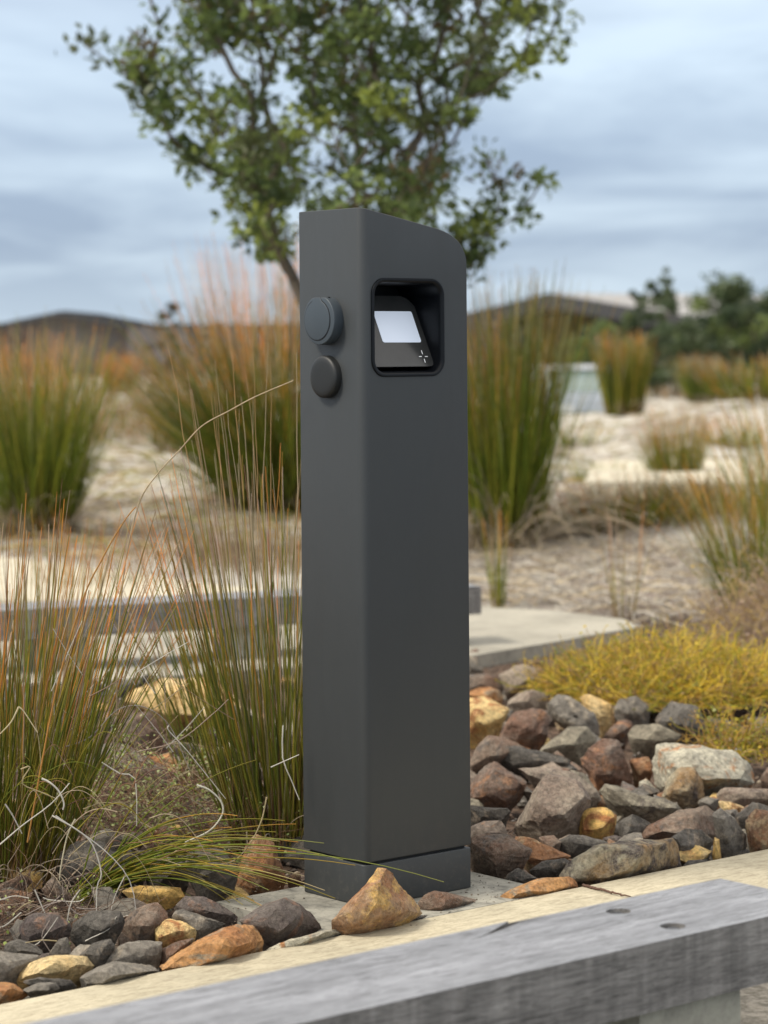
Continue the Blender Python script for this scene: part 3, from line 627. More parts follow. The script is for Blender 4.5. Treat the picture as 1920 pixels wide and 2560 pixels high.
ROCKS = [
 # right of the post
 ('A', [(80,1300),(180,1275),(290,1290),(400,1370),(370,1430),(230,1520),(130,1490),(68,1430),(40,1360)], 'brown', 'brown angular rock touching the right side of the post base, dark underside', {}),
 ('A', [(265,1500),(330,1465),(430,1520),(390,1550),(260,1545)], 'dark', 'small blackish stone on the edge of the concrete pad right of the post', {}),
 ('A', [(220,1622),(330,1560),(430,1520),(600,1512),(685,1555),(600,1592),(430,1618),(300,1650)], 'orange', 'flat bright orange rock lying on the pad corner against the kerb', dict(k=.7, th=.05)),
 ('A', [(530,1512),(620,1420),(760,1345),(900,1318),(1150,1315),(1190,1380),(1200,1460),(1000,1505),(700,1565),(560,1545)], 'mottled', 'long mottled rock with pale lichen and dark blotches along the kerb', dict(k=.75, th=.09)),
 ('A', [(385,1480),(460,1430),(620,1410),(610,1450),(545,1505),(410,1515)], 'dark', 'small dark grey stone between the brown rock and the long mottled rock', {}),
 ('A', [(300,1290),(420,1310),(520,1370),(640,1410),(560,1440),(430,1470),(370,1480),(360,1430),(400,1370)], 'rust', 'rusty orange slab half hidden behind the brown rock by the post', {}),
 ('A', [(75,1250),(150,1218),(240,1218),(280,1290),(180,1330),(60,1320)], 'red', 'dull reddish rock against the post, on top of the brown rock', {}),
 ('A', [(285,1285),(350,1180),(430,1040),(470,960),(500,960),(640,990),(700,1060),(730,1110),(680,1170),(650,1290),(560,1320),(450,1330),(330,1300)], 'mauve', 'biggest triangular mauve brown rock, pointing upward, right of the post', dict(th=.10)),
 ('A', [(645,1190),(700,1150),(790,1140),(855,1190),(850,1260),(800,1315),(720,1295),(645,1280)], 'gold', 'rounded golden stone beside the big triangular rock', {}),
 ('A', [(530,1310),(600,1290),(680,1290),(830,1335),(760,1368),(620,1395),(545,1365)], 'dark', 'lens shaped dark stone just above the long mottled rock', {}),
 ('A', [(855,1225),(940,1180),(1035,1230),(980,1320),(870,1315)], 'dark', 'dark grey stone right of the rounded golden stone', {}),
 ('A', [(970,1315),(1010,1240),(1180,1158),(1330,1130),(1392,1190),(1390,1290),(1350,1340),(1200,1330),(1100,1325)], 'brown', 'large maroon brown block with pale edges standing above the kerb', dict(k=.5, th=.10)),
 ('A', [(1135,1300),(1220,1252),(1310,1262),(1372,1320),(1355,1390),(1270,1435),(1200,1430),(1180,1370)], 'dark', 'dark brown rounded lump under the large maroon block', dict(k=.5)),
 ('A', [(1360,1170),(1400,1140),(1470,1190),(1540,1290),(1548,1370),(1500,1410),(1410,1380),(1390,1290)], 'grey', 'upright grey rock leaning beside the maroon block', dict(k=.5)),
 ('A', [(1530,1185),(1590,1155),(1700,1180),(1760,1380),(1650,1410),(1560,1400),(1555,1290)], 'rust', 'rust red rock at the right edge of the picture above the kerb', dict(k=.5)),
 ('A', [(1388,1108),(1460,1112),(1538,1145),(1490,1195),(1430,1190)], 'sand', 'flat pale yellow stone face among dark rocks near the right edge', {}),
 ('A', [(1480,1195),(1590,1110),(1680,1150),(1700,1210),(1550,1250),(1500,1240)], 'dark', 'dark stone behind the rust red rock at the right edge', {}),
 ('A', [(1200,1462),(1235,1425),(1330,1420),(1358,1442),(1290,1475)], 'dark', 'small flat dark stone wedged at the kerb end of the mottled rock', dict(k=.7, th=.03)),
 ('A', [(1430,1430),(1480,1405),(1530,1420),(1500,1440)], 'dark', 'tiny dark stone at the kerb below the upright grey rock', dict(k=.7, th=.02)),
 ('A', [(1375,1290),(1400,1310),(1412,1420),(1385,1442),(1362,1400)], 'gold', 'slender tan sliver standing between the dark lump and the upright grey rock', dict(k=.5, th=.03)),
 ('A', [(755,1060),(790,1015),(860,1040),(1000,1080),(1150,1120),(1215,1155),(1100,1190),(1020,1225),(940,1200),(860,1180),(790,1120)], 'beige', 'long beige grey slab sloping down to the right behind the golden stone', {}),
 ('A', [(1090,1090),(1130,990),(1200,930),(1270,935),(1300,990),(1322,1080),(1240,1140),(1160,1130)], 'mottled', 'dark blotchy lump in front of the large whitish rock', {}),
 ('A', [(1038,900),(1060,805),(1110,800),(1300,830),(1480,832),(1560,900),(1605,1020),(1520,1070),(1330,1090),(1100,1080),(1050,1020)], 'cream', 'large whitish rock with orange stains on the right of the rock bed', dict(th=.14)),
 ('A', [(905,770),(940,702),(1080,700),(1195,758),(1185,790),(1080,800),(1010,838),(930,820)], 'beige', 'flat topped grey beige slab above the whitish rock', {}),
 ('A', [(1035,665),(1080,600),(1130,568),(1280,600),(1340,690),(1330,810),(1200,830),(1090,780)], 'dark', 'big dark brown boulder under the yellow shrub', {}),
 ('A', [(835,620),(870,565),(960,545),(1040,610),(1035,690),(920,705),(845,670)], 'grey', 'ridged grey rock left of the big dark boulder', {}),
 ('A', [(665,515),(720,458),(800,452),(852,520),(840,580),(700,560)], 'dark', 'dark rock at the lower left of the yellow shrub', {}),
 ('A', [(465,605),(510,532),(600,545),(700,620),(752,672),(775,770),(735,795),(650,740),(560,700),(490,660)], 'grey', 'greenish grey rock with a pale left tip in the middle of the heap', {}),
 ('A', [(440,842),(520,770),(600,706),(715,710),(742,790),(680,855),(600,875),(500,860)], 'beige', 'tan grey wedge rock in front of the greenish grey rock', {}),
 ('A', [(218,765),(250,672),(290,635),(460,622),(502,665),(492,765),(430,838),(300,815)], 'red', 'squarish rock with a red top right of the golden rock', {}),
 ('A', [(30,570),(150,555),(285,622),(250,695),(215,765),(140,795),(30,780)], 'gold', 'large golden rock against the right side of the post', dict(th=.10)),
 ('A', [(30,545),(130,505),(222,507),(262,570),(200,590),(60,580)], 'orange', 'orange grey stone on top of the golden rock by the post', {}),
 ('A', [(30,445),(150,432),(210,445),(258,500),(250,540),(170,545),(30,530)], 'brown', 'dark brown rounded rock uppermost beside the post', {}),
 ('A', [(240,595),(330,532),(400,520),(490,535),(480,600),(440,630),(290,640)], 'mauve', 'mauve grey rock behind the red topped rock', {}),
 ('A', [(60,940),(110,830),(160,760),(250,770),(388,828),(300,850),(180,900),(110,960)], 'brown', 'long rust edged rock below the golden rock by the post', {}),
 ('A', [(175,855),(260,810),(430,840),(560,860),(652,912),(600,955),(480,945),(380,948),(250,930)], 'dark', 'long dark slab across the middle of the heap', {}),
 ('A', [(650,890),(700,830),(770,775),(880,780),(905,850),(942,960),(930,1035),(820,1035),(720,1010)], 'red', 'layered red purple slab below the tan wedge', {}),
 ('A', [(50,1050),(130,950),(180,885),(280,940),(402,1012),(380,1070),(280,1125),(150,1140),(50,1120)], 'red', 'red peaked rock with a dark underside against the post', {}),
 ('A', [(320,935),(450,930),(620,960),(790,1090),(760,1145),(600,1100),(430,1050)], 'mauve', 'mauve slab behind the big triangular rock', {}),
 ('A', [(915,885),(1030,870),(1055,960),(1000,1020),(940,990)], 'rust', 'deep set rusty stone left of the whitish rock', {}),
 ('A', [(972,1005),(1010,990),(1072,1060),(1030,1095),(985,1060)], 'cream', 'small pale stone below the deep set rusty stone', {}),
 ('A', [(655,560),(690,540),(760,565),(835,605),(842,690),(780,745),(730,700)], 'sand', 'ragged golden rock right of the greenish grey rock', {}),
 ('A', [(780,765),(860,690),(930,673),(940,705),(905,780),(830,790)], 'red', 'small red brown stone below the ridged grey rock', {}),
 ('A', [(1375,1085),(1420,1035),(1540,1070),(1670,1050),(1720,1100),(1560,1135),(1400,1125)], 'mauve', 'grey pink slab right below the whitish rock', {}),
 ('A', [(1610,1000),(1660,930),(1740,940),(1740,1040),(1640,1045)], 'red', 'reddish stone at the right edge beside the whitish rock', {}),
 ('A', [(1325,665),(1500,690),(1520,760),(1440,815),(1360,770)], 'dark', 'dark slate rock under the right part of the yellow shrub', {}),
 ('A', [(230,440),(330,382),(420,400),(520,480),(510,530),(260,545)], 'mauve', 'pale mauve slab at the back of the heap left of the yellow shrub', {}),
 ('A', [(30,330),(100,340),(152,420),(80,450),(30,440)], 'grey', 'grey rock farthest back beside the post', {}),
 ('A', [(430,1300),(520,1290),(560,1330),(540,1400),(470,1380)], 'brown', 'brown chip under the foot of the triangular rock', {}),
 ('A', [(60,1130),(170,1140),(300,1150),(270,1230),(130,1225),(60,1260)], 'dark', 'shadowed dark rock in the hollow beside the post', {}),
 ('A', [(600,940),(680,960),(740,1040),(700,1080),(630,1000)], 'beige', 'small beige stone behind the top of the triangular rock', {}),
 ('A', [(1280,1110),(1330,1085),(1400,1100),(1390,1150),(1310,1150)], 'grey', 'small grey stone left of the pale yellow stone', {}),
 ('A', [(770,1310),(850,1290),(960,1330),(900,1345),(800,1345)], 'purple', 'purple sliver lying above the long mottled rock', dict(th=.03)),
 # left of the post and in front
 ('D', [(385,740),(450,660),(600,520),(720,350),(760,335),(850,380),(930,500),(1062,692),(900,705),(700,760),(560,832),(480,838),(380,792)], 'peak', 'peaked orange brown rock standing in front of the post', dict(k=.55, th=.065, Yo=4.235, cuts=1)),
 ('D', [(1020,615),(1060,550),(1150,520),(1240,535),(1350,570),(1485,602),(1380,655),(1180,712),(1062,698)], 'brown', 'low brown rock right of the peaked rock, before the post', dict(k=.7, th=.05)),
 ('D', [(555,795),(620,742),(800,712),(1000,697),(1135,710),(900,775),(620,835)], 'dark', 'flat dark stone lying along the kerb under the peaked rock', dict(k=.8, th=.03)),
 ('B', [(1020,700),(1150,622),(1232,590),(1310,620),(1360,660),(1392,728),(1300,750),(1140,812),(1110,740)], 'purple', 'large grey purple rock left of the peaked rock', dict(k=.6, th=.08)),
 ('B', [(745,645),(800,588),(880,585),(960,625),(1042,682),(980,710),(860,690)], 'purple', 'dark purple rock on the left edge of the concrete pad', {}),
 ('B', [(735,655),(790,645),(900,680),(985,706),(920,752),(860,770),(790,740)], 'grey', 'thin grey slab in front of the dark purple rock', {}),
 ('B', [(510,705),(590,640),(680,602),(722,660),(722,700),(660,770),(560,785)], 'brown', 'tan brown pyramid shaped rock left of the pad', {}),
 ('B', [(660,722),(720,685),(790,695),(856,740),(840,770),(740,792),(670,775)], 'gold', 'small bright golden stone behind the large orange rock', {}),
 ('B', [(690,892),(760,830),(870,760),(1020,700),(1090,715),(1140,780),(1132,830),(1000,865),(860,895),(700,908)], 'orange', 'large smooth orange rock lying at the kerb left of the post', dict(k=.65, th=.085)),
 ('B', [(1140,825),(1250,772),(1380,735),(1452,728),(1484,750),(1300,795)], 'cream', 'long pale flat stone lying along the kerb left of the peaked rock', dict(k=.8, th=.035)),
 ('B', [(455,880),(500,800),(600,775),(702,780),(700,830),(690,885),(560,895)], 'grey', 'blocky grey rock left of the large orange rock', dict(k=.4)),
 ('B', [(680,885),(690,820),(760,785),(850,765),(800,810),(740,850)], 'brown', 'brown wedge tucked under the large orange rock', {}),
 ('B', [(345,840),(400,790),(480,770),(497,802),(460,885),(420,900),(350,868)], 'dark', 'dark green grey rock with a pale top corner left of the blocky one', {}),
 ('B', [(55,925),(110,870),(230,845),(300,840),(380,846),(412,890),(355,955),(180,960),(65,950)], 'sand', 'pale golden rock with red flecks in the lower left corner', dict(k=.6, th=.08)),
 ('B', [(345,942),(420,895),(490,865),(650,885),(702,908),(520,950),(400,985),(340,975)], 'grey', 'flat grey stone at the kerb below the blocky grey rock', dict(k=.75, th=.06)),
 ('B', [(75,960),(170,936),(310,950),(332,978),(250,1000),(150,985)], 'dark', 'dark grey stone below the pale golden rock', dict(k=.6)),
 ('B', [(95,995),(170,960),(240,960),(278,992),(150,1022)], 'grey', 'grey stone at the kerb below the pale golden rock', dict(k=.75, th=.04)),
 ('B', [(-60,970),(0,958),(60,965),(127,1015),(0,1048),(-60,1060)], 'orange', 'orange rock cut by the lower left edge of the picture', dict(k=.7, th=.06)),
 ('B', [(-80,830),(0,820),(60,860),(190,850),(130,895),(50,955),(-80,960)], 'grey', 'wide grey rock at the left edge above the orange rock', dict(k=.5)),
 ('B', [(310,700),(400,640),(520,650),(545,700),(490,790),(380,805),(300,760)], 'dark', 'large dark grey rock under the dry white stalks', {}),
 ('B', [(240,420),(330,350),(440,345),(520,420),(515,500),(400,530),(255,515)], 'grey', 'grey rock beside the foot of the left rush clump', {}),
 ('B', [(1040,440),(1055,370),(1095,320),(1180,360),(1212,450),(1242,512),(1130,565),(1010,565)], 'rust', 'brown orange slab standing beside the post under the rushes', {}),
 ('B', [(800,402),(860,370),(960,400),(1032,470),(1005,560),(900,605),(850,560),(808,470)], 'grey', 'smooth greenish grey rock under the drooping green stems', {}),
 ('B', [(520,565),(600,540),(780,550),(805,592),(740,620),(590,608)], 'gold', 'ochre stone under the drooping green stems', {}),
 ('B', [(178,560),(220,500),(292,560),(322,602),(230,612)], 'brown', 'brown stone at the right foot of the left rush clump', {}),
 ('B', [(70,730),(130,655),(250,660),(312,712),(300,785),(180,810),(95,780)], 'purple', 'purple grey rock at the far left under dry stalks', {}),
 ('B', [(1238,505),(1296,482),(1300,535),(1250,545)], 'rust', 'small orange stone touching the left side of the post', {}),
 ('B', [(210,840),(240,775),(300,765),(310,830),(280,850)], 'grey', 'small grey stone above the pale golden rock', {}),
 ('B', [(20,780),(80,770),(160,800),(210,850),(100,860),(10,830)], 'dark', 'dark flat stone at the far left behind the wide grey rock', {}),
 ('B', [(460,400),(560,380),(640,470),(600,560),(500,560)], 'dark', 'shadowed dark rock in the middle of the wiry shrub', {}),
 ('B', [(620,470),(700,410),(800,440),(820,540),(720,560),(640,540)], 'dark', 'dark rock under the arching green stems', {}),
 ('C', [(655,750),(700,690),(850,632),(1050,612),(1180,650),(1232,712),(1312,775),(1300,850),(1180,910),(900,910),(740,850)], 'sand', 'largest boulder, sandy yellow, behind the rushes left of the post', dict(th=.19)),
 ('C', [(520,965),(620,880),(700,812),(790,800),(870,900),(892,1000),(820,1035),(650,1005),(560,995)], 'brown', 'brown gold rock in front of the largest yellow boulder', {}),
 ('C', [(540,975),(650,982),(800,1060),(900,1110),(1012,1205),(900,1240),(560,1210),(530,1080)], 'grey', 'long grey rock sloping right above the wiry shrub', {}),
 ('C', [(780,1045),(900,1025),(962,1070),(1012,1145),(990,1180),(880,1130)], 'orange', 'small orange gold stone behind the long grey rock', {}),
 ('C', [(885,985),(1030,970),(1062,1040),(1000,1085),(915,1055)], 'dark', 'dark grey stone under the largest yellow boulder', {}),
 ('C', [(1160,825),(1240,770),(1312,800),(1315,900),(1230,955),(1165,905)], 'dark', 'dark green rock right of the largest yellow boulder', {}),
 ('C', [(1125,1015),(1220,960),(1320,940),(1320,1035),(1190,1095),(1125,1065)], 'beige', 'lichened tan rock behind the rushes beside the post', {}),
 ('C', [(475,885),(560,812),(660,770),(692,822),(610,905),(520,955)], 'red', 'red brown rock left of the largest yellow boulder', {}),
 ('C', [(605,690),(700,640),(800,600),(825,632),(710,690),(640,715)], 'dark', 'dark rock behind the left shoulder of the yellow boulder', {}),
 ('C', [(345,575),(420,540),(505,590),(490,645),(380,650)], 'mauve', 'brown grey rock seen through the left rushes near the path', {}),
 ('C', [(1035,1185),(1140,1180),(1185,1275),(1060,1275)], 'purple', 'purple stone at the left foot of the rushes by the post', {}),
 ('C', [(430,1010),(520,960),(545,1060),(520,1150),(430,1120)], 'grey', 'grey brown rock left of the long grey rock', {}),
]
HERO = []
for sc, pts, mat, label, kw in ROCKS: HERO.append(rock(sc, pts, mat, label, **kw))
import re
def short(l): return re.split(r' (?:with|behind|between|beside|in|against|on|under|above|along|left|right|at|of|lying|touching|standing|below|cut|seen|uppermost|half|wedged|leaning|sloping|tucked|among|across|farthest|just)\b', re.split(',', l)[0])[0]
# small broken stones filling the gaps: individual objects sharing meshes
protos = []
for i in range(12):
    rr = random.Random(100+i); bm = bmesh.new()
    for _ in range(11):
        v = Vector((rr.gauss(0, 1), rr.gauss(0, 1), rr.gauss(0, 1))).normalized()*rr.uniform(.7, 1); bm.verts.new((v.x*.05, v.y*.038, v.z*.028))
    bmesh.ops.convex_hull(bm, input=bm.verts); bmesh.ops.delete(bm, geom=[v for v in bm.verts if not v.link_faces], context='VERTS')
    me = refine(bm, 'stone', .6, .007)
    me.materials.append(RM[('grey', 'dark', 'brown', 'mauve', 'rust', 'dark', 'beige', 'red', 'grey', 'purple', 'gold', 'brown')[i]]); protos.append(me)
cnt = 0
def scatter(n, poly_px):
    global cnt
    k = 0
    while k < n:
        x = R.uniform(poly_px[0], poly_px[2]); y = R.uniform(poly_px[1], poly_px[3])
        g = GP(x, y, -.03); d = g-loc(0, 0); s_ = d.x*math.cos(RZ)+d.y*math.sin(RZ); t_ = -d.x*math.sin(RZ)+d.y*math.cos(RZ)
        if t_ < -.08 or (-.22 < s_ < .40 and t_ < .27) or g.y > 8.6: k += 1; continue
        o = bpy.data.objects.new('stone', R.choice(protos)); COL.objects.link(o)
        o.location = (g.x, g.y, -.028+R.uniform(-.01, .02)); o.rotation_euler = (R.uniform(-.6, .6), R.uniform(-.6, .6), R.uniform(0, 6.3)); s = R.uniform(.6, 1.5); o.scale = (s, s, s)
        c_ = o.data.materials[0].name.replace('_rock', '').replace('_', ' '); sd_ = 'right' if poly_px[0] > 900 else 'left'
        near = ' '.join(short(min(HERO, key=lambda h: (h.location-g).length)['label']).split()[-4:])
        lb = 'small broken %s stone %s of the post, wedged by %s' % (c_, sd_, near); tag(o, lb, 'stone', 'gap stones: '+lb); k += 1; cnt += 1
scatter(150, (1160, 1650, 2000, 2240)); scatter(130, (-60, 1700, 760, 2500))

# grit, bark and chips between and on the stones : nobody could count them
def grit(n, boxes, zf, name, cols, smin, smax):
    Vs, Fs, Cs = [], [], []
    oct_ = np.array([[1, 0, 0], [-1, 0, 0], [0, 1, 0], [0, -1, 0], [0, 0, 1], [0, 0, -1]], float); fo = np.array([[0, 2, 4], [2, 1, 4], [1, 3, 4], [3, 0, 4], [2, 0, 5], [1, 2, 5], [3, 1, 5], [0, 3, 5]])
    for i in range(n):
        b_ = R.choice(boxes); g = GP(R.uniform(b_[0], b_[2]), R.uniform(b_[1], b_[3]), zf); s_ = R.uniform(smin, smax)
        v = oct_*np.array([R.uniform(.6, 1.6), R.uniform(.4, 1), R.uniform(.2, .6)])*s_; a = R.uniform(0, 6.3); M_ = np.array([[math.cos(a), -math.sin(a), 0], [math.sin(a), math.cos(a), 0], [R.uniform(-.4, .4), 0, 1]])
        Vs.append(v@M_.T+np.array([g.x, g.y, zf+s_*.3])); Fs.append(fo+6*i); Cs.append(np.tile(np.array(R.choice(cols))*R.uniform(.6, 1.2), (6, 1)))
    link(name, arr_mesh(name, np.concatenate(Vs), np.concatenate(Fs), np.concatenate(Cs)), M_TWIG, kind='stuff')
GC = [(.16, .11, .08), (.24, .19, .14), (.10, .075, .06), (.32, .26, .19), (.18, .16, .14)]
grit(4200, [(1160, 1650, 2000, 2200), (-60, 1700, 760, 2450)], -.026, 'gravel', GC, .003, .009)
grit(260, [(540, 2215, 760, 2330), (1150, 2190, 1310, 2260), (860, 2260, 1150, 2330)], .0005, 'grit', GC, .0008, .003)
# ------------------------------------------------------------------ rushes
GREEN = np.array([.19, .225, .022]); DKG = np.array([.075, .11, .016]); OLIVE = np.array([.32, .27, .035]); ORANGE = np.array([.60, .285, .06]); BROWN = np.array([.24, .125, .065]); STRAW = np.array([.60, .49, .32]); GREYS = np.array([.36, .31, .27])
def stem_set(n, br, h, hv, tilt, lean=(0, 0), droop=.25, S=10, r=.002, pal='rush', orange=.5, ecc=.7, tmin=0.):
    a = RN.uniform(0, 2*math.pi, n); q = np.sqrt(RN.uniform(0, 1, n))
    base = np.stack([br*q*np.cos(a), br*ecc*q*np.sin(a), np.zeros(n)], 1)
    L = h*(1-hv*RN.beta(1.2, 2.2, n)); az = a+RN.normal(0, .6, n)
    ti = np.radians(tmin+np.abs(RN.normal(0, tilt, n))*.6+tilt*q*.6)
    d = np.stack([np.sin(ti)*np.cos(az)+lean[0], np.sin(ti)*np.sin(az)+lean[1], np.cos(ti)], 1); d /= np.linalg.norm(d, axis=1, keepdims=True)
    t = np.linspace(0, 1, S)[None, :, None]
    side = unit(n)*L[:, None]*.035
    P_ = base[:, None]+d[:, None]*L[:, None, None]*t+side[:, None]*(t**2)
    hor = np.linalg.norm(d[:, :2], axis=1)
    P_[:, :, 2] -= (droop*L*hor)[:, None]*t[:, :, 0]**2.3
    wob = RN.normal(0, .0015, (n, S, 3))*L[:, None, None]; wob[:, 0] = 0; P_ += wob
    Rr = r*RN.uniform(.7, 1.15, (n, 1))*(1-.72*np.linspace(0, 1, S)[None]**1.5)
    tt = t+RN.normal(0, .10, (n, 1, 1))
    if pal == 'dry':
        m = RN.uniform(0, 1, (n, 1, 1)); C = STRAW*(1-m)+GREYS*m; C = np.repeat(C, S, 1)*RN.uniform(.7, 1.15, (n, 1, 1))
    else:
        u = RN.uniform(0, 1, (n, 1, 1)); g = GREEN*(1-u)+np.where(RN.uniform(0, 1, (n, 1, 1)) < .5, OLIVE, DKG)*u
        br_ = np.clip(1-tt/.16, 0, 1); g = g*(1-br_*.8)+BROWN*br_*.8
        v = RN.uniform(0, 1, (n, 1, 1)); tip = np.where(v < .45, ORANGE, np.where(v < .66, BROWN*1.3, STRAW*.85))
        f = np.clip((tt-(1-orange)-RN.normal(0, .12, (n, 1, 1)))/.35, 0, 1); C = g*(1-f)+tip*f
        C = C*1.22*RN.uniform(.7, 1.3, (n, 1, 1))*(1-.25*(RN.uniform(0, 1, (n, S, 1)) < .15))
    return P_, Rr, C
def clump(origin, label, n, br, h, hv, tilt, lean=(0, 0), ndry=40, dry_h=.6, rot=0, **k):
    root = empty('rush_clump', origin, label=label, cat='rush clump', group='rush clumps')
    K = 3; T3 = np.array([R.uniform(.82, 1.12), R.uniform(.92, 1.12), R.uniform(.8, 1.3)])*R.uniform(.9, 1.12)
    if origin.y > 5.5 and 'orange' in k: k['orange'] = max(.2, k['orange']-R.uniform(.02, .16))
    P_, Rr, C = stem_set(n, br, h, hv, tilt, lean, **k); me = tubes('stems', P_, Rr, C*T3, K); link('stems', me, M_STEM, parent=root, kind='stuff')
    if ndry:
        k2 = dict(k); k2.update(pal='dry', droop=.75, tmin=22); k2['r'] = k.get('r', .002)*.75
        P_, Rr, C = stem_set(ndry, br*1.1, h*dry_h, .5, max(tilt, 30), **k2)
        P_[:, :, 2] = np.maximum(P_[:, :, 2], .006+RN.uniform(0, .02, P_.shape[:2]))
        link('dry_stems', tubes('dry_stems', P_, Rr, C, K), M_STEM, parent=root, kind='stuff')
    return root
# foreground
o = GP(20, 2215, -.03); c1 = clump(o, 'green and orange rush clump at the left edge in the foreground', 320, .115, .80, .66, 16, (.06, 0), 60, .45, r=.0021, orange=.40, droop=.2, S=12, ecc=.9)
o = GP(685, 2150, -.03); o.y += .06; c2 = clump(o, 'tall sharp green rush clump just left of the post', 250, .085, .86, .72, 12, (-.07, 0), 24, .4, r=.0021, orange=.28, droop=.15, S=12, ecc=.8)
P_, Rr, C = stem_set(34, .08, 1.10, .3, 7, (-.03, 0), .3, 12, .0016, orange=.75); link('tall_stems', tubes('tall_stems', P_, Rr, C*.4+STRAW*.55, 3), M_STEM, parent=c2, kind='stuff')
o = GP(520, 2000, -.03); clump(o, 'thin leaning rush clump between the wiry shrub and the clump beside the post', 40, .05, .74, .6, 8, (-.15, 0), 10, .4, r=.0019, orange=.5, droop=.15, S=12)
o = GP(100, 1930, -.03); clump(o, 'rush clump standing behind the left foreground clump', 90, .12, .66, .5, 12, (-.05, 0), 20, .4, r=.002, orange=.6, droop=.2, S=10)
# drooping fan of green stems reaching across in front of the post
fo = GP(205, 2262, -.02); fo.y += .03
fan = empty('rush_clump', fo, label='low fan of green stems drooping to the right in front of the post', cat='rush clump', group='rush clumps')
tips = [(810, 2108, 4.36), (858, 2150, 4.30), (888, 2163, 4.31), (798, 2136, 4.34), (1110, 2205, 4.335), (812, 2226, 4.27), (838, 2246, 4.24), (655, 2268, 4.3), (580, 2068, 4.5), (700, 2100, 4.5), (760, 2190, 4.4), (690, 2080, 4.5), (740, 2060, 4.6), (745, 2105, 4.5), (740, 2130, 4.5), (700, 2170, 4.4), (640, 2150, 4.35), (600, 2190, 4.35), (560, 2120, 4.4), (480, 1960, 4.5), (640, 1900, 4.6), (700, 2150, 4.4), (720, 2210, 4.35), (420, 1930, 4.5), (330, 1900, 4.5)]
Ps, Cs = [], []
for i in range(56):
    tx, ty, tY = tips[i] if i < len(tips) else (R.uniform(330, 735), R.uniform(2020, 2290), R.uniform(4.32, 4.55))
    e = P(tx, ty, tY)-fo; b0 = Vector((R.uniform(-.05, .03), R.uniform(-.03, .03), 0)); Lh = (e-b0).length
    m = b0+(e-b0)*.42+Vector((0, R.uniform(-.02, .02), Lh*R.uniform(.10, .17)+.03))
    if i >= 8: m.z += Lh*R.uniform(0, .06)
    t = np.linspace(0, 1, 16)[:, None]; q = (1-t)**2*np.array(b0)+2*t*(1-t)*np.array(m)+t*t*np.array(e); Ps.append(q)
    g = (GREEN*.8+DKG*.3 if R.random() < .8 else OLIVE)*R.uniform(.7, 1.25); tp = STRAW*.8 if R.random() < .5 else ORANGE*1.1
    if R.random() < .08: g = OLIVE*1.3
    f = np.clip((t-.62)/.4, 0, 1)*(.9 if R.random() < .5 else .25); Cs.append(g*(1-f)+tp*f)
Rr = np.tile((.0016*(1-.6*np.linspace(0, 1, 16)**2))[None], (56, 1))
link('stems', tubes('stems', np.array(Ps), Rr, np.array(Cs), 5), M_STEM, parent=fan, kind='stuff')
# pale dry stalks, bent, one by one
def stalk(parent, sc, pts, Y, col=(.62, .58, .50), r=.0016, n=3, r1=None):
    ox, oy, s = SC[sc]; pp = [P(ox+x*s, oy+y*s, Y if isinstance(Y, (int, float)) else Y[0]+(Y[1]-Y[0])*i/(len(pts)-1)) for i, (x, y) in enumerate(pts)]
    polytube('dry_stalk', pp, r, r1 or r*.6, col, 5, parent, n=n)
SC['E'] = (0, 640, .4581)
W_ = (.66, .63, .56); T_ = (.46, .38, .22); B_ = (.25, .17, .10)
stalk(c1, 'B', [(180, 80), (215, 97), (255, 135), (276, 185), (272, 215)], 4.28, W_, .0021)
stalk(c1, 'B', [(225, 240), (330, 300), (400, 365), (438, 490), (418, 560), (420, 790)], 4.25, W_)
stalk(c1, 'B', [(0, 365), (100, 280), (220, 190), (300, 100)], 4.2, W_, .0013)
stalk(c1, 'B', [(22, 190), (55, 240), (95, 318)], 4.2, (.5, .46, .42), .0016)
stalk(c1, 'B', [(90, 40), (130, 30), (95, 100), (180, 140), (250, 170)], 4.25, T_, .0015)
stalk(c1, 'B', [(325, 255), (290, 330), (262, 470), (258, 520)], 4.3, (.6, .55, .4), .0016)
stalk(c1, 'B', [(540, 500), (500, 580), (480, 645)], 4.28, W_, .0012)
stalk(c1, 'B', [(345, 560), (300, 640), (275, 840)], 4.22, W_, .0014)
stalk(c1, 'B', [(150, 560), (210, 700), (240, 780), (210, 850)], 4.2, W_, .0012)
stalk(c1, 'B', [(240, 240), (440, 380), (560, 520), (592, 700), (590, 760)], 4.25, (.6, .58, .54), .0011)
stalk(c1, 'B', [(440, 10), (520, 60), (585, 82), (590, 285)], 4.5, W_, .0014, 2)
stalk(c1, 'C', [(100, 780), (60, 860), (0, 925)], 4.35, (.6, .52, .34), .0017)
stalk(c1, 'C', [(100, 780), (130, 810), (200, 918)], 4.35, (.6, .52, .34), .0015)
stalk(c1, 'C', [(505, 625), (560, 670), (640, 742)], 5.6, W_, .004)
stalk(c1, 'C', [(330, 1000), (480, 940), (620, 800), (760, 780), (900, 880), (1010, 1120)], 4.7, (.45, .40, .36), .0012, 8)
stalk(c2, 'B', [(850, 108), (905, 130), (955, 180), (960, 235), (905, 305), (800, 355)], 4.5, (.66, .64, .54), .0021, 8)
stalk(c2, 'B', [(700, 430), (870, 330), (960, 300)], 4.5, T_, .0013)
stalk(c2, 'B', [(1152, 160), (1130, 260), (1080, 360), (1000, 440), (850, 460)], 4.42, T_, .0015, 6)
stalk(c2, 'C', [(1505, 880), (1503, 1050), (1545, 1160), (1592, 1276)], 4.5, W_, .0016, 2)
stalk(c2, 'C', [(1440, 1102), (1590, 1035)], 4.45, W_, .0012)
stalk(c2, 'C', [(875, 645), (880, 800)], 4.8, GREYS, .001)
stalk(c2, 'C', [(730, 1020), (950, 960), (1130, 820), (1215, 740)], 4.6, (.40, .31, .25), .0012, 5)
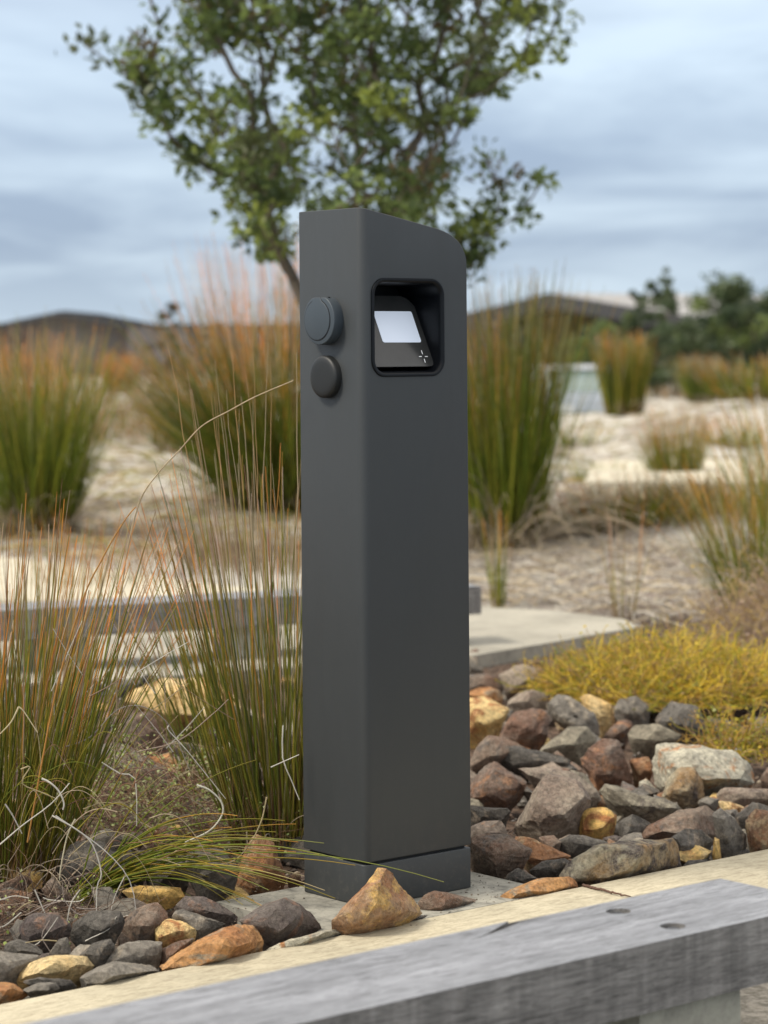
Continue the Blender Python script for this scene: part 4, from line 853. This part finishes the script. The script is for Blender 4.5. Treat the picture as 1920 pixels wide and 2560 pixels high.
stalk(c2, 'C', [(895, 880), (900, 910), (1000, 1020), (1200, 1270)], 4.6, W_, .0013)
stalk(c2, 'E', [(640, 2700), (640, 2200), (680, 1700), (760, 1350), (860, 1190), (980, 1060), (1100, 930), (1250, 845), (1400, 765), (1600, 680)], (4.75, 4.5), (.58, .46, .30), .0017, 8, .0009)
0 and stalk(c2, 'E', [(900, 1000), (950, 920), (1010, 850)], 4.5, (.5, .42, .3), .0011)
0 and stalk(c1, 'E', [(300, 1142), (400, 1118), (540, 1103), (680, 1104), (812, 1103)], 4.5, (.62, .34, .09), .0016, 4, .001)
stalk(c1, 'E', [(150, 3200), (300, 2400), (450, 1880), (560, 1650), (620, 1540), (690, 1430), (740, 1370)], 4.45, (.50, .26, .07), .0018, 4, .0011)
0 and stalk(c1, 'E', [(900, 1550), (945, 1460), (960, 1440)], 4.6, (.6, .27, .08), .0022, 4, .001)
for i in range(24):
    x, y = R.uniform(20, 520), R.uniform(560, 830); pp = [(x, y)]; a = R.uniform(-2.6, .5)
    for j in range(R.choice((2, 3, 3))):
        L_ = R.uniform(35, 110); a += R.uniform(-.9, .9); x += L_*math.cos(a); y = min(880, y+L_*math.sin(a)*-1*.8); pp.append((x, y))
    stalk(c1, 'B', pp, R.uniform(4.05, 4.35), W_ if R.random() < .5 else (.40, .34, .30) if R.random() < .5 else T_, R.uniform(.0008, .0014), 3)
for i in range(26):                      # thin crossing stalks between the two clumps
    x, y = R.uniform(200, 1300), R.uniform(500, 1150); a = R.uniform(.5, 2.6); L_ = R.uniform(150, 420)
    stalk(c2 if x > 700 else c1, 'C', [(x, y), (x+L_*.5*math.cos(a)+R.uniform(-15, 15), y-L_*.5*math.sin(a)), (x+L_*math.cos(a), y-L_*math.sin(a))], R.uniform(4.45, 4.95), R.choice((W_, (.40, .32, .28), (.33, .22, .16), T_)), R.uniform(.0007, .0012), 3)

for i in range(44):                      # long arching strands over the wiry shrub
    x0, y0 = R.uniform(120, 700), R.uniform(60, 520); x1, y1 = x0+R.uniform(180, 480)*R.choice((1, 1, -.6)), y0+R.uniform(-60, 220); hgt = R.uniform(50, 190)
    pp = [(x0+(x1-x0)*t, y0+(y1-y0)*t-hgt*math.sin(math.pi*t)) for t in (0, .25, .5, .75, 1)]
    stalk(c2 if x0 > 450 else c1, 'B', pp, R.uniform(4.35, 4.6), R.choice((tuple(GREEN), tuple(OLIVE), T_, (.36, .2, .11), (.5, .4, .28), (.2, .11, .08))), R.uniform(.0007, .0012), 4)

# ------------------------------------------------------------------ wiry small leaved shrub between the clumps
def wiry(name, label, origin, rx, ry, rz_, ntw, nlf, tcol, lcol, lsz, tr, seglen, cat='shrub', upk=.25):
    root = empty(name, origin, label=label, cat=cat); S = 9
    a = RN.uniform(0, 2*math.pi, ntw); q = np.sqrt(RN.uniform(0, 1, ntw))
    z = rz_*(1-q**2)*RN.uniform(.1, 1, ntw)
    p = np.stack([rx*q*np.cos(a), ry*q*np.sin(a), z], 1); d = unit(ntw); d[:, 2] = np.abs(d[:, 2])*upk+.02
    Pt = [p]
    for j in range(S-1):
        d = d+RN.normal(0, .33, d.shape); d[:, 2] += -.05*(j > 4); d /= np.linalg.norm(d, axis=1, keepdims=True); p = p+d*seglen*RN.uniform(.7, 1.3, (ntw, 1)); Pt.append(p)
    Pt = np.stack(Pt, 1); Pt[:, :, 2] = np.maximum(Pt[:, :, 2], .003)
    Rr = tr*(1-.5*np.linspace(0, 1, S))[None]*RN.uniform(.7, 1.3, (ntw, 1))
    ci = RN.integers(0, len(tcol), ntw); C = np.array(tcol)[ci][:, None]*RN.uniform(.7, 1.3, (ntw, S, 1))
    link('twigs', tubes('twigs', Pt, Rr, C, 3), M_TWIG, parent=root, kind='stuff')
    if nlf:
        i = RN.integers(0, ntw, nlf); j = RN.integers(1, S, nlf); c = Pt[i, j]+RN.normal(0, .004, (nlf, 3))
        ci = RN.integers(0, len(lcol), nlf); Cl = np.array(lcol)[ci]*RN.uniform(.75, 1.25, (nlf, 1)); u = unit(nlf); u[:, 2] = np.abs(u[:, 2])+.3
        s = lsz*RN.uniform(.6, 1.25, nlf); n = nlf
        # rounded six sided leaves
        D = unit(n); Sx = np.cross(D, u); Sx /= np.linalg.norm(Sx, axis=1, keepdims=True)+1e-9; Dy = np.cross(u, Sx); Dy /= np.linalg.norm(Dy, axis=1, keepdims=True)+1e-9
        an = np.arange(6)*math.pi/3; v = c[:, None]+s[:, None, None]*.5*(Sx[:, None]*np.cos(an)[None, :, None]+Dy[:, None]*np.sin(an)[None, :, None]*.9)
        link('leaves', arr_mesh('leaves', v.reshape(-1, 3), np.arange(n*6).reshape(n, 6), np.repeat(Cl, 6, 0)), M_LEAF, parent=root, kind='stuff')
    return root
PG = [(.45, .52, .18), (.30, .38, .09), (.58, .62, .30), (.18, .25, .06)]
wiry('wiry_shrub', 'tangled dark wiry shrub with tiny pale green leaves left of the post', GP(330, 2075, -.02), .25, .22, .17, 700, 2600, [(.16, .075, .05), (.08, .045, .035), (.28, .17, .10), (.42, .34, .22)], PG, .0068, .0008, .022)
wiry('wiry_shrub', 'small trailing patch of round leaved wiry shrub at the lower left edge', GP(40, 2330, -.02), .17, .10, .06, 230, 180, [(.14, .08, .05), (.25, .19, .14), (.06, .04, .03)], PG, .0065, .0008, .02)
wiry('wiry_shrub', 'sparse green leaved sprigs on the rocks at the foot of the clump beside the post', GP(560, 2125, .0), .09, .07, .10, 60, 150, [(.12, .07, .04)], PG, .0065, .0008, .018)
# yellow shrub on the right
YC = [(.56, .38, .03), (.66, .48, .07), (.36, .30, .03), (.24, .25, .03), (.44, .26, .05), (.30, .20, .10)]
o = GP(1720, 1790, 0.0); wiry('yellow_shrub', 'bright yellow wiry shrub spreading over the rocks on the right', Vector((o.x, o.y+.35, .02)), .31, .34, .09, 3600, 3500, YC, YC, .010, .0017, .019, upk=.55)
o = GP(1440, 1760, 0.0); wiry('yellow_shrub', 'loose yellow sprigs trailing out from the left edge of the yellow shrub', Vector((o.x, o.y+.25, .01)), .12, .16, .03, 420, 420, YC, YC, .010, .0015, .014, upk=.5)
o = GP(2000, 1640, 0.0); wiry('dry_shrub', 'pinkish brown twiggy dry shrub behind the yellow shrub at the right edge', Vector((o.x, o.y, .02)), .30, .35, .22, 1200, 1200, [(.42, .33, .25), (.30, .20, .15), (.50, .36, .14)], [(.5, .36, .10), (.42, .30, .2)], .012, .0015, .03, upk=.7)
o = GP(1860, 1895, 0.0); wiry('yellow_shrub', 'small yellow green sprigs among the rocks at the right edge', Vector((o.x, o.y, .0)), .12, .10, .05, 260, 500, YC[2:], YC[1:], .010, .0014, .016, upk=1.6)

# ------------------------------------------------------------------ rush clumps in the middle distance
def mid(px, py, label, n, br, h, hv, tilt, lean=(0, 0), nd=60, **k):
    return clump(GP(px, py), label, n, br, h, hv, tilt, lean, nd, **k)
mid(690, 1285, 'very large fanned rush clump behind the post on the left', 850, .26, 1.55, .68, 27, (-.22, 0), 60, r=.0042, orange=.42, droop=.22, S=9)
P_, Rr, C = stem_set(260, .26, 1.72, .2, 9, (-.06, 0), .2, 9, .0028, orange=.8); link('tall_stems', tubes('tall_stems', P_, Rr, C*1.3, 3), M_STEM, parent=bpy.context.scene.objects[[o.name for o in COL.objects if o.name.startswith('rush_clump')][-1]], kind='stuff')
mid(95, 1345, 'dense dark green rush clump at the left edge in the middle distance', 560, .2, 1.25, .6, 14, (.02, 0), 160, r=.0036, orange=.36, droop=.2, S=9)
mid(1265, 1385, 'tall rush clump directly right of the post, orange above and green below', 760, .15, 1.46, .64, 12, (-.02, 0), 220, r=.0036, orange=.42, droop=.18, S=9, dry_h=.75)
mid(1175, 1300, 'rush clump hidden in part behind the right side of the post', 160, .12, 1.35, .6, 10, (0, 0), 60, r=.0036, orange=.5, droop=.2, S=9)
mid(1562, 1040, 'small upright olive rush clump between the parked car and the mound', 260, .22, 1.08, .5, 9, (0, 0), 20, r=.010, orange=.4, droop=.2, S=6)
mid(1752, 1004, 'round orange olive rush clump on the skyline mound at right', 300, .30, 1.2, .5, 17, (0, 0), 20, r=.012, orange=.5, droop=.2, S=6)
mid(1935, 1000, 'low ochre rush clump at the right edge behind the mound', 200, .7, .6, .5, 28, (0, 0), 20, r=.012, orange=.6, droop=.2, S=6)
mid(1690, 1235, 'medium green rush clump standing in front of the pale far path', 340, .14, .66, .6, 15, (-.05, 0), 60, r=.0034, orange=.45, droop=.25, S=8)
mid(1880, 1560, 'ochre rush clump leaning left at the right edge behind the yellow shrub', 210, .08, .74, .6, 17, (-.14, 0), 40, r=.0024, orange=.62, droop=.25, S=9)
mid(1990, 1440, 'tall thin ochre rush clump cut by the right edge', 190, .12, .95, .6, 17, (-.12, 0), 40, r=.003, orange=.62, droop=.25, S=9)
mid(1245, 1520, 'narrow tuft of green stems beside the end of the far bench', 30, .04, .42, .5, 8, (0, 0), 6, r=.0026, orange=.5, droop=.2, S=8)
mid(300, 985, 'small straw coloured rush tuft far behind on the left', 260, .4, 1.2, .4, 14, (0, 0), 30, r=.012, orange=.8, droop=.2, S=6)
mid(1470, 1345, 'low olive tuft on the sandy mulch right of the tall clump', 260, .22, .30, .5, 35, (0, 0), 60, r=.003, orange=.6, droop=.3, S=7)
mid(1500, 1215, 'low straggling green yellow tuft on the pale mound beyond the tall clump', 120, .25, .28, .6, 40, (0, 0), 80, r=.003, orange=.5, droop=.3, S=7)
mid(1790, 1290, 'low yellow green growth spreading near the right edge', 300, .35, .30, .6, 40, (0, 0), 90, r=.003, orange=.45, droop=.3, S=7)
mid(1830, 1120, 'small ochre tuft on the slope of the far pale mound', 90, .3, .4, .5, 30, (0, 0), 30, r=.006, orange=.6, droop=.3, S=6)
mid(1440, 1120, 'small brown tuft on the sand right of the tall clump', 90, .3, .3, .5, 35, (0, 0), 60, r=.005, orange=.7, droop=.3, S=6)
mid(1600, 1320, 'low yellow green tuft in front of the pale far path', 320, .30, .34, .5, 35, (0, 0), 60, r=.003, orange=.6, droop=.3, S=7)
mid(1560, 1560, 'sparse thin tuft rising behind the yellow shrub', 16, .05, .5, .5, 9, (0, 0), 6, r=.002, orange=.7, droop=.2, S=8)
mid(30, 1180, 'straw and olive rush clump behind the dark left clump', 500, .35, 1.3, .45, 14, (0, 0), 60, r=.005, orange=.8, droop=.2, S=7)
mid(520, 1130, 'rush clump of pale stems behind the very large fanned clump', 300, .5, 1.15, .45, 20, (0, 0), 60, r=.006, orange=.8, droop=.2, S=7)
mid(1215, 1090, 'rush clump farther back behind the tall right clump', 200, .4, .85, .45, 14, (0, 0), 30, r=.007, orange=.8, droop=.2, S=7)
mid(250, 1500, 'sparse dry grass tuft growing at the edge of the left path', 110, .3, .42, .5, 15, (0, 0), 30, r=.0016, orange=.95, droop=.3, S=8)
# straw litter : nobody could count it
def litter(name, boxes, n, r, L, cols, kindname='straw'):
    Ps = []; Cs = []; Rs = []
    for _ in range(n):
        x0, y0, x1, y1 = R.choice(boxes); px, py = R.uniform(x0, x1), R.uniform(y0, y1); g = GP(px, py); a = R.uniform(0, 6.28); l = R.uniform(.4, 1)*L; bend = R.uniform(-.6, .6); pts = []
        for i in range(6):
            t = i/5; aa = a+bend*t; x = g.x+l*t*math.cos(aa); y = g.y+l*t*math.sin(aa); pts.append((x, y, G(x, y)+.008+.10*L*math.sin(math.pi*t)*R.uniform(.2, 1)))
        Ps.append(pts); Rs.append([r*R.uniform(.6, 1.2)]*6); c = np.array(R.choice(cols))*R.uniform(.7, 1.2); Cs.append([c]*6)
    link(name, tubes(name, Ps, Rs, Cs, 3), M_TWIG, kind='stuff')
litter('straw_litter', [(1180, 1350, 1760, 1520), (1180, 1240, 1500, 1400), (1500, 1400, 1920, 1560), (150, 1230, 730, 1420), (1180, 1400, 1600, 1510)], 2900, .0028, .42, [tuple(STRAW), tuple(GREYS), (.62, .58, .5), (.30, .24, .2), (.5, .45, .38)])
litter('grass_tufts', [(1180, 1010, 1920, 1240), (0, 1180, 740, 1400), (150, 1000, 700, 1200)], 1500, .006, .35, [(.38, .31, .17), (.34, .26, .2), (.42, .32, .14), (.25, .24, .06)])
def scrub(px0, px1, py0, py1, n, h, cols, name):
    Ps, Rs, Cs = [], [], []
    for _ in range(n):
        g = GP(R.uniform(px0, px1), R.uniform(py0, py1)); hh = h*R.uniform(.3, 1); a = R.uniform(0, 6.28); k = hh*R.uniform(.1, .6)
        Ps.append([(g.x+k*t*t*math.cos(a), g.y+k*t*t*math.sin(a), g.z+hh*t) for t in (0, .3, .6, 1)]); Rs.append([g.y*.00022]*4); Cs.append([np.array(R.choice(cols))*R.uniform(.7, 1.2)]*4)
    link(name, tubes(name, Ps, Rs, Cs, 3), M_STEM, kind='stuff')
scrub(-50, 760, 930, 1120, 3000, .30, [(.42, .30, .16), (.32, .22, .14), (.24, .22, .06), (.48, .30, .12)], 'dry_grass')
scrub(1170, 2000, 925, 1000, 2200, .35, [(.42, .32, .18), (.48, .26, .08), (.26, .24, .06), (.5, .42, .28)], 'dry_grass')
scrub(1560, 1960, 1240, 1300, 500, .16, [(.42, .30, .08), (.32, .28, .06), (.45, .36, .2)], 'dry_grass')
scrub(450, 760, 1390, 1440, 260, .2, [(.42, .32, .2), (.3, .2, .12)], 'dry_grass')

# ------------------------------------------------------------------ trees
def tree(name, base, label, targets, lf_n, lf, cl_r, cols, r0=.035, twist=.3, cat='tree', stems=None):
    """branches grow towards cluster centres; leaves fill each cluster"""
    root = empty(name, base, label=label, cat=cat)
    nodes = [np.zeros(3)]; par = [-1]
    for st in (stems or []):
        prev = 0
        for p in st: nodes.append(np.array(p, float)); par.append(prev); prev = len(nodes)-1
    plen = [0]
    for i in range(1, len(nodes)): plen.append(plen[par[i]]+np.linalg.norm(nodes[i]-nodes[par[i]]))
    T = sorted(targets, key=lambda t: t[2]+.6*math.hypot(t[0], t[1]))
    ends = []
    for t in T:
        t = np.array(t, float); A = np.array(nodes); dz = t[2]-A[:, 2]; dist = np.linalg.norm(A-t, axis=1)
        hor = np.hypot(A[:, 0]-t[0], A[:, 1]-t[1]); cost = dist+.25*np.array(plen)+np.where(dz < hor*.35, 2.0, 0); j = int(np.argmin(cost))
        st = A[j]; L_ = np.linalg.norm(t-st); k = max(2, int(L_/.18)); up = np.array([0, 0, .12*L_]); prev = j
        for i in range(1, k+1):
            f = i/k; p = st+(t-st)*f-up*math.sin(math.pi*f)*.8+RN.normal(0, .012*L_**.5, 3)*(f < 1); nodes.append(p); par.append(prev); plen.append(plen[prev]+L_/k); prev = len(nodes)-1
        ends.append(prev)
    wgt = np.zeros(len(nodes)); 
    for e in ends: wgt[e] += 1
    for i in range(len(nodes)-1, 0, -1): wgt[par[i]] += wgt[i]
    rd = np.maximum(.0035*(r0/.035), r0*np.sqrt(wgt/wgt[0])**.95)
    A = np.array(nodes); seg = [(par[i], i) for i in range(1, len(nodes))]
    Pt = np.array([[A[a], (A[a]+A[b])/2, A[b]] for a, b in seg]); Rr = np.array([[min(rd[a], rd[b]*1.4), rd[b]*1.02, rd[b]] for a, b in seg])
    C = np.tile(np.array([.13, .105, .08]), (len(seg), 3, 1))*RN.uniform(.8, 1.2, (len(seg), 1, 1))
    link('trunk', tubes('trunk', Pt, Rr, C, 6), M_TWIG, parent=root)
    n = len(T)*lf_n; ctr = np.repeat(np.array(T, float), lf_n, 0); rr_ = np.repeat(RN.uniform(.55, 1.25, len(T))*cl_r, lf_n)
    off = unit(n)*(RN.uniform(0, 1, (n, 1))**.45)*rr_[:, None]; off[:, 2] *= .8; c = ctr+off
    D = off/(np.linalg.norm(off, axis=1, keepdims=True)+1e-6)*.7+unit(n)*.8+np.array([0, 0, .25]); U = unit(n)*.8+np.array([0, 0, .8])
    ci = np.repeat(RN.choice(len(cols), len(T), p=np.array([c_[3] for c_ in cols])/sum(c_[3] for c_ in cols)), lf_n)
    Cc = np.array([c_[:3] for c_ in cols])[ci]*RN.uniform(.6, 1.35, (n, 1)); L_ = lf*RN.uniform(.7, 1.25, n)
    link('crown', leaves('crown', c, D, U, L_, L_*.52, Cc), M_LEAF, parent=root, kind='stuff')
    return root
def inpoly(x, y, p):
    c = False; j = len(p)-1
    for i in range(len(p)):
        if (p[i][1] > y) != (p[j][1] > y) and x < (p[j][0]-p[i][0])*(y-p[i][1])/(p[j][1]-p[i][1])+p[i][0]: c = not c
        j = i
    return c
TY = 12.5
crown = [(395, -700), (380, -300), (330, 0), (400, 60), (340, 110), (345, 190), (340, 290), (420, 350), (470, 380), (500, 440), (560, 490), (610, 560), (640, 600), (700, 640), (760, 560), (1060, 560), (1150, 660), (1185, 620), (1230, 600), (1300, 540), (1190, 510), (1140, 440), (1120, 330), (1190, 300), (1250, 240), (1290, 190), (1330, 100), (1400, 20), (1380, -300), (1300, -700)]
tb = P(905, 1395, TY); tb.z = G(tb.x, tb.y)
tg = []
def addt(px, py, dy=0): p = P(px, py, TY+dy)-tb; tg.append((p.x, p.y, p.z))
tries = 0
while len(tg) < 560 and tries < 9000:
    tries += 1; x, y = R.uniform(300, 1420), R.uniform(-720, 660)
    if not inpoly(x, y, crown): continue
    hw = 560*(1-max(0, (y-100))/900); dx = abs(x-860)/max(hw, 80)
    dyr = math.sqrt(max(.02, 1-min(1, dx)**2))*1.0
    if y > 560 and 760 < x < 1050: continue
    if x > 1100 and y > 300 and R.random() < .80: continue
    if y > 250 and x < 600 and R.random() < .25: continue
    addt(x, y, R.uniform(-1, 1)*dyr)
for x, y in ((213, 112), (310, 128), (335, 150), (380, 190), (400, 70), (480, 385), (500, 400), (1352, 458), (1290, 540), (1250, 525), (1240, 440), (1210, 400), (1260, 470), (1195, 640), (1220, 600), (1180, 560), (1150, 690), (1165, 650), (1120, 600), (628, 600), (1395, 20), (1385, 60), (1372, 110), (1340, 130), (1310, 150), (1170, 610), (1190, 570), (1150, 585), (1215, 550)): addt(x, y, R.uniform(-.15, .15))
def st_(pts): return [tuple(P(x, y, TY+d)-tb) for x, y, d in pts]
stems = [st_([(900, 1250, 0), (870, 1050, 0), (800, 860, 0), (735, 700, 0), (690, 600, .05), (640, 480, .1)]),
         st_([(915, 1250, 0), (920, 1050, .1), (930, 850, .1), (950, 650, .1), (990, 520, .1), (1020, 380, .1)]),
         st_([(905, 1250, .05), (900, 1050, -.1), (890, 800, -.1), (880, 600, -.2), (900, 420, -.2), (880, 250, -.2)]),
         st_([(920, 1200, .05), (960, 980, .1), (1040, 800, .1), (1130, 660, .1)])]
LC = [(.13, .18, .055, 5), (.18, .235, .065, 4), (.09, .13, .045, 4), (.27, .32, .07, 2.2), (.11, .13, .05, 2), (.16, .12, .06, .8)]
tree('tree', tb, 'young broad leaved tree with a vase shaped crown rising behind the post', tg, 38, .062, .145, LC, .05, stems=stems)
# far trees and shrubs
def far_tree(px, py, Y, w, h, label, ncl, lfn, lf, cols, name='tree', cat='tree', low=.15, seed=1, shape=1.0):
    b = P(px, py, Y); b.z = 0; T = []; rr = random.Random(seed)
    for _ in range(ncl):
        f = rr.uniform(low, 1); rw = w*.5*math.sqrt(max(.05, 1-abs(2*(f-.45))**2.2))*shape; a = rr.uniform(0, 6.28); q = math.sqrt(rr.uniform(0, 1))
        T.append((rw*q*math.cos(a), rw*q*math.sin(a), h*f*rr.uniform(.9, 1.05)))
    tree(name, b, label, T, lfn, lf, w*.13, cols, r0=.02*w, cat=cat)
FC = [(.085, .12, .055, 4), (.12, .155, .07, 3), (.06, .09, .045, 3)]
LG = [(.19, .24, .07, 3), (.14, .19, .06, 3), (.25, .28, .08, 1)]
far_tree(1640, 900, 66, 1.5, 3.0, 'slender young tree standing before the right building roof', 26, 60, .14, FC, seed=3, low=.3)
far_tree(1665, 900, 60, 1.0, 2.95, 'thin tree top beside the slender young tree', 14, 50, .13, FC, seed=13, low=.5)
far_tree(1590, 900, 64, .7, 2.6, 'narrow dark tree left of the slender young tree', 14, 60, .13, FC, seed=4, low=.3)
far_tree(1822, 960, 60, 2.9, 2.65, 'dense rounded green tree near the right edge', 75, 70, .15, FC+LG[:1], seed=5)
far_tree(1925, 960, 58, 2.2, 2.2, 'green tree cut by the right edge of the picture', 50, 70, .15, FC+LG[:1], seed=6)
far_tree(1500, 960, 62, 1.7, 1.75, 'light green leafy shrub left of the dark hedge', 46, 70, .13, LG, 'shrub', 'shrub', seed=7)
far_tree(1580, 960, 64, 1.8, 1.9, 'mid green shrub in the middle of the hedge', 46, 70, .13, LG[:2]+FC[:1], 'shrub', 'shrub', seed=8)
far_tree(1690, 960, 58, 2.0, 1.7, 'dark green shrub behind the round rush clump', 50, 70, .13, FC, 'shrub', 'shrub', seed=9)
far_tree(1760, 960, 62, 2.0, 1.8, 'dark shrub between the round clump and the dense tree', 46, 70, .13, FC+LG[:1], 'shrub', 'shrub', seed=10)
far_tree(425, 850, 70, 1.3, 2.35, 'small dark shrub on the skyline left of the post', 22, 60, .14, [(.10, .09, .05, 2), (.14, .11, .06, 1)], 'shrub', 'shrub', seed=11)
far_tree(1345, 960, 72, 2.2, 1.3, 'low dark shrub behind the parked car', 30, 60, .14, FC, 'shrub', 'shrub', seed=12)

# ------------------------------------------------------------------ far buildings
M_ROOF = simple('dark_metal_roof', (.036, .036, .038), .6); M_ROOFL = simple('pale_metal_roofing', (.34, .33, .32), .6, var=.06)
M_DWALL = simple('black_timber_cladding', (.030, .028, .028), .7, var=.2); M_GWALL = simple('grey_timber_cladding', (.19, .175, .17), .8, var=.2, vs_=3)
M_WIN = simple('dark_window_glass', (.02, .025, .03), .08, spec=.8); M_BRN = simple('brown_timber_boards', (.12, .09, .075), .8, var=.25, vs_=2)
def house(origin, ang, W, Dp, eave, peak, label, gw, rl, over=.8, wallmat=None, nb=18, setback=1.4, faschia=.45):
    b = empty('house', origin, ang, label=label, cat='house')     # local: gable in plane y=0 (faces -y), ridge along +y
    s = (peak-eave)/W; th = .12
    for sg in (-1, 1):
        bm = bmesh.new(); pr = [(0, peak), (sg*(W+over), eave-over*s), (sg*(W+over), eave-over*s-th), (0, peak-th)]
        prism(bm, pr, -over, Dp, 'y'); rf = bm_obj('roof', bm, rl, parent=b)
        bm = bmesh.new(); pr = [(0, peak-.004), (sg*(W+over+.02), eave-over*s-.004), (sg*(W+over+.02), eave-over*s-faschia), (0, peak-faschia)]
        prism(bm, pr, -over-.10, -over-.003, 'y'); bm_obj('fascia', bm, M_ROOF, parent=b)
        n = 10
        for i in range(n if sg > 0 else 0):                     # standing seams
            y = -over+.3+(Dp+over-.5)*i/(n-1); bm = bmesh.new(); prism(bm, [(.1, peak+.05-s*.1), (W+over-.05, eave-over*s+.05), (W+over-.05, eave-over*s-.01), (.1, peak-.01-s*.1)], y, y+.06, 'y'); bm_obj('roof_seam', bm, rl, parent=rf)
    bm = bmesh.new(); prism(bm, [(-W, 0), (W, 0), (W, eave-th), (0, peak-th-.02), (-W, eave-th)], setback, Dp-.3, 'y'); wl = bm_obj('wall', bm, wallmat, parent=b)
    for i in range(nb):
        x0 = -W+2*W*i/nb; x1 = x0+2*W/nb-.06; zt = min(peak-s*max(abs(x0), abs(x1)), 9)-th-.03
        bm = bmesh.new(); box(bm, x0+.02, x1, setback-.035, setback-.002, 0, zt); bm_obj('board', bm, wallmat, parent=wl)
    return b, wl
def windows(b, wl, xs, y, z0, z1, w_=1.2):
    for x in xs:
        bm = bmesh.new(); box(bm, x, x+w_, y-.12, y-.04, z0, z1); f = bm_obj('window', bm, M_ROOF, parent=b)
        bm = bmesh.new(); box(bm, x+.07, x+w_-.07, y-.135, y-.121, z0+.07, z1-.07); bm_obj('pane', bm, M_WIN, parent=f)
pk = P(1410, 733, 108); b1, w1 = house(Vector((pk.x, pk.y, 0)), rad(-53.5), 8.2, 12.5, 2.50, pk.z, 'low dark house with a wide gable and pale metal roof behind the right trees', None, M_ROOFL, wallmat=M_DWALL, nb=24, setback=3.0, faschia=.65)
windows(b1, w1, (-5.5, -2.5, 1.0, 4.0), 3.0, .6, 2.1)
for x in (-7.6, -2.6, 2.6, 7.6):
    bm = bmesh.new(); box(bm, x, x+.22, -.4, -.18, 0, 2.2); bm_obj('post', bm, M_ROOF, parent=b1)
pk = P(160, 778, 118); b2, w2 = house(Vector((pk.x, pk.y, 0)), rad(-4), 4.1, 9, 2.35, pk.z, 'low grey timber clad house with a shallow gable at the far left', None, M_ROOF, wallmat=M_GWALL, nb=22, setback=.5, faschia=.28)
windows(b2, w2, (-3.0,), .5, .9, 1.9, 1.1)
# long brown wing / screen wall between the houses
p0 = P(322, 813, 116); p1 = P(1290, 808, 123)
b3 = empty('screen_wall', Vector((p0.x, p0.y, 0)), math.atan2(p1.y-p0.y, p1.x-p0.x), label='long brown boarded wall running along the skyline behind the rushes', cat='wall'); Lw = (p1-p0).length
for i in range(58):
    x = Lw*i/58; bm = bmesh.new(); box(bm, x, x+Lw/58-.04, R.uniform(0, .02), .08, 0, p0.z-.06); bm_obj('board', bm, M_GWALL if i < 8 else M_BRN, parent=b3)
bm = bmesh.new(); box(bm, -.1, Lw+.1, -.06, .2, p0.z-.055, p0.z+.05); bm_obj('capping', bm, M_ROOF, parent=b3)

# ------------------------------------------------------------------ parked car far off
def car(px, py, Y, label):
    g = P(px, py, Y); o = empty('parked_car', Vector((g.x, g.y, 0)), rad(6), label=label, cat='car')
    M_CP = simple('silver_car_paint', (.24, .27, .30), .35, metal=.3); M_CR = simple('white_car_roof', (.80, .80, .82), .3); M_CG = simple('greenish_windscreen', (.16, .21, .19), .1, spec=.8); M_T = simple('tyre_rubber', (.02, .02, .02), .8); M_HL = simple('headlight_glass', (.6, .62, .62), .1)
    side = [(-2.15, .35), (-2.2, .62), (-2.0, .82), (-1.1, .98), (-.35, 1.0), (1.5, .98), (2.05, .95), (2.15, .6), (2.1, .35)]   # (y,z), front at -y
    bm = bmesh.new(); prism(bm, side, -.86, .86, 'x'); bevel(bm, .07, 3, ang=20); body = bm_obj('body', bm, M_CP, parent=o, smooth=40)
    cab = [(-.95, .96), (-.25, 1.40), (.9, 1.42), (1.65, .96)]
    bm = bmesh.new(); a = [bm.verts.new((-.76 if z < 1 else -.62, y, z)) for y, z in cab]; b_ = [bm.verts.new((.76 if z < 1 else .62, y, z)) for y, z in cab]
    bm.faces.new(a); bm.faces.new(b_[::-1]); [bm.faces.new((a[i], b_[i], b_[(i+1) % 4], a[(i+1) % 4])) for i in range(4)]; bevel(bm, .03, 2, ang=20)
    bm_obj('windscreen', bm, M_CG, parent=o, smooth=40)
    bm = bmesh.new(); prism(bm, rrect(-.66, .66, -.32, .98, .15, 4), 1.40, 1.48); bevel(bm, .025, 2); bm_obj('roof', bm, M_CR, parent=o, smooth=40)
    for sx in (-1, 1):
        for y in (-1.35, 1.3):
            bm = bmesh.new(); bmesh.ops.create_cone(bm, cap_ends=True, segments=20, radius1=.33, radius2=.33, depth=.22, matrix=Matrix.Translation((sx*.78, y, .33)) @ Matrix.Rotation(rad(90), 4, 'Y')); wh = bm_obj('wheel', bm, M_T, parent=o)
            bm = bmesh.new(); bmesh.ops.create_cone(bm, cap_ends=True, segments=14, radius1=.2, radius2=.2, depth=.02, matrix=Matrix.Translation((sx*.90, y, .33)) @ Matrix.Rotation(rad(90), 4, 'Y')); bm_obj('rim', bm, M_CP, parent=wh)
        bm = bmesh.new(); box(bm, sx*.62-.17, sx*.62+.17, -2.24, -2.1, .62, .76); bevel(bm, .02, 2); bm_obj('headlight', bm, M_HL, parent=o)
        bm = bmesh.new(); box(bm, sx*.92-.1, sx*.92+.1, -.8, -.65, .95, 1.1); bevel(bm, .02, 2); bm_obj('mirror', bm, M_CP, parent=o)
    bm = bmesh.new(); box(bm, -.42, .42, -2.25, -2.12, .50, .60); bm_obj('grille', bm, M_T, parent=o)
    return o
cr = car(1440, 985, 48, 'silver car with a white roof parked far off right of the post')
cr.location.z = G(cr.location.x, cr.location.y)-.12
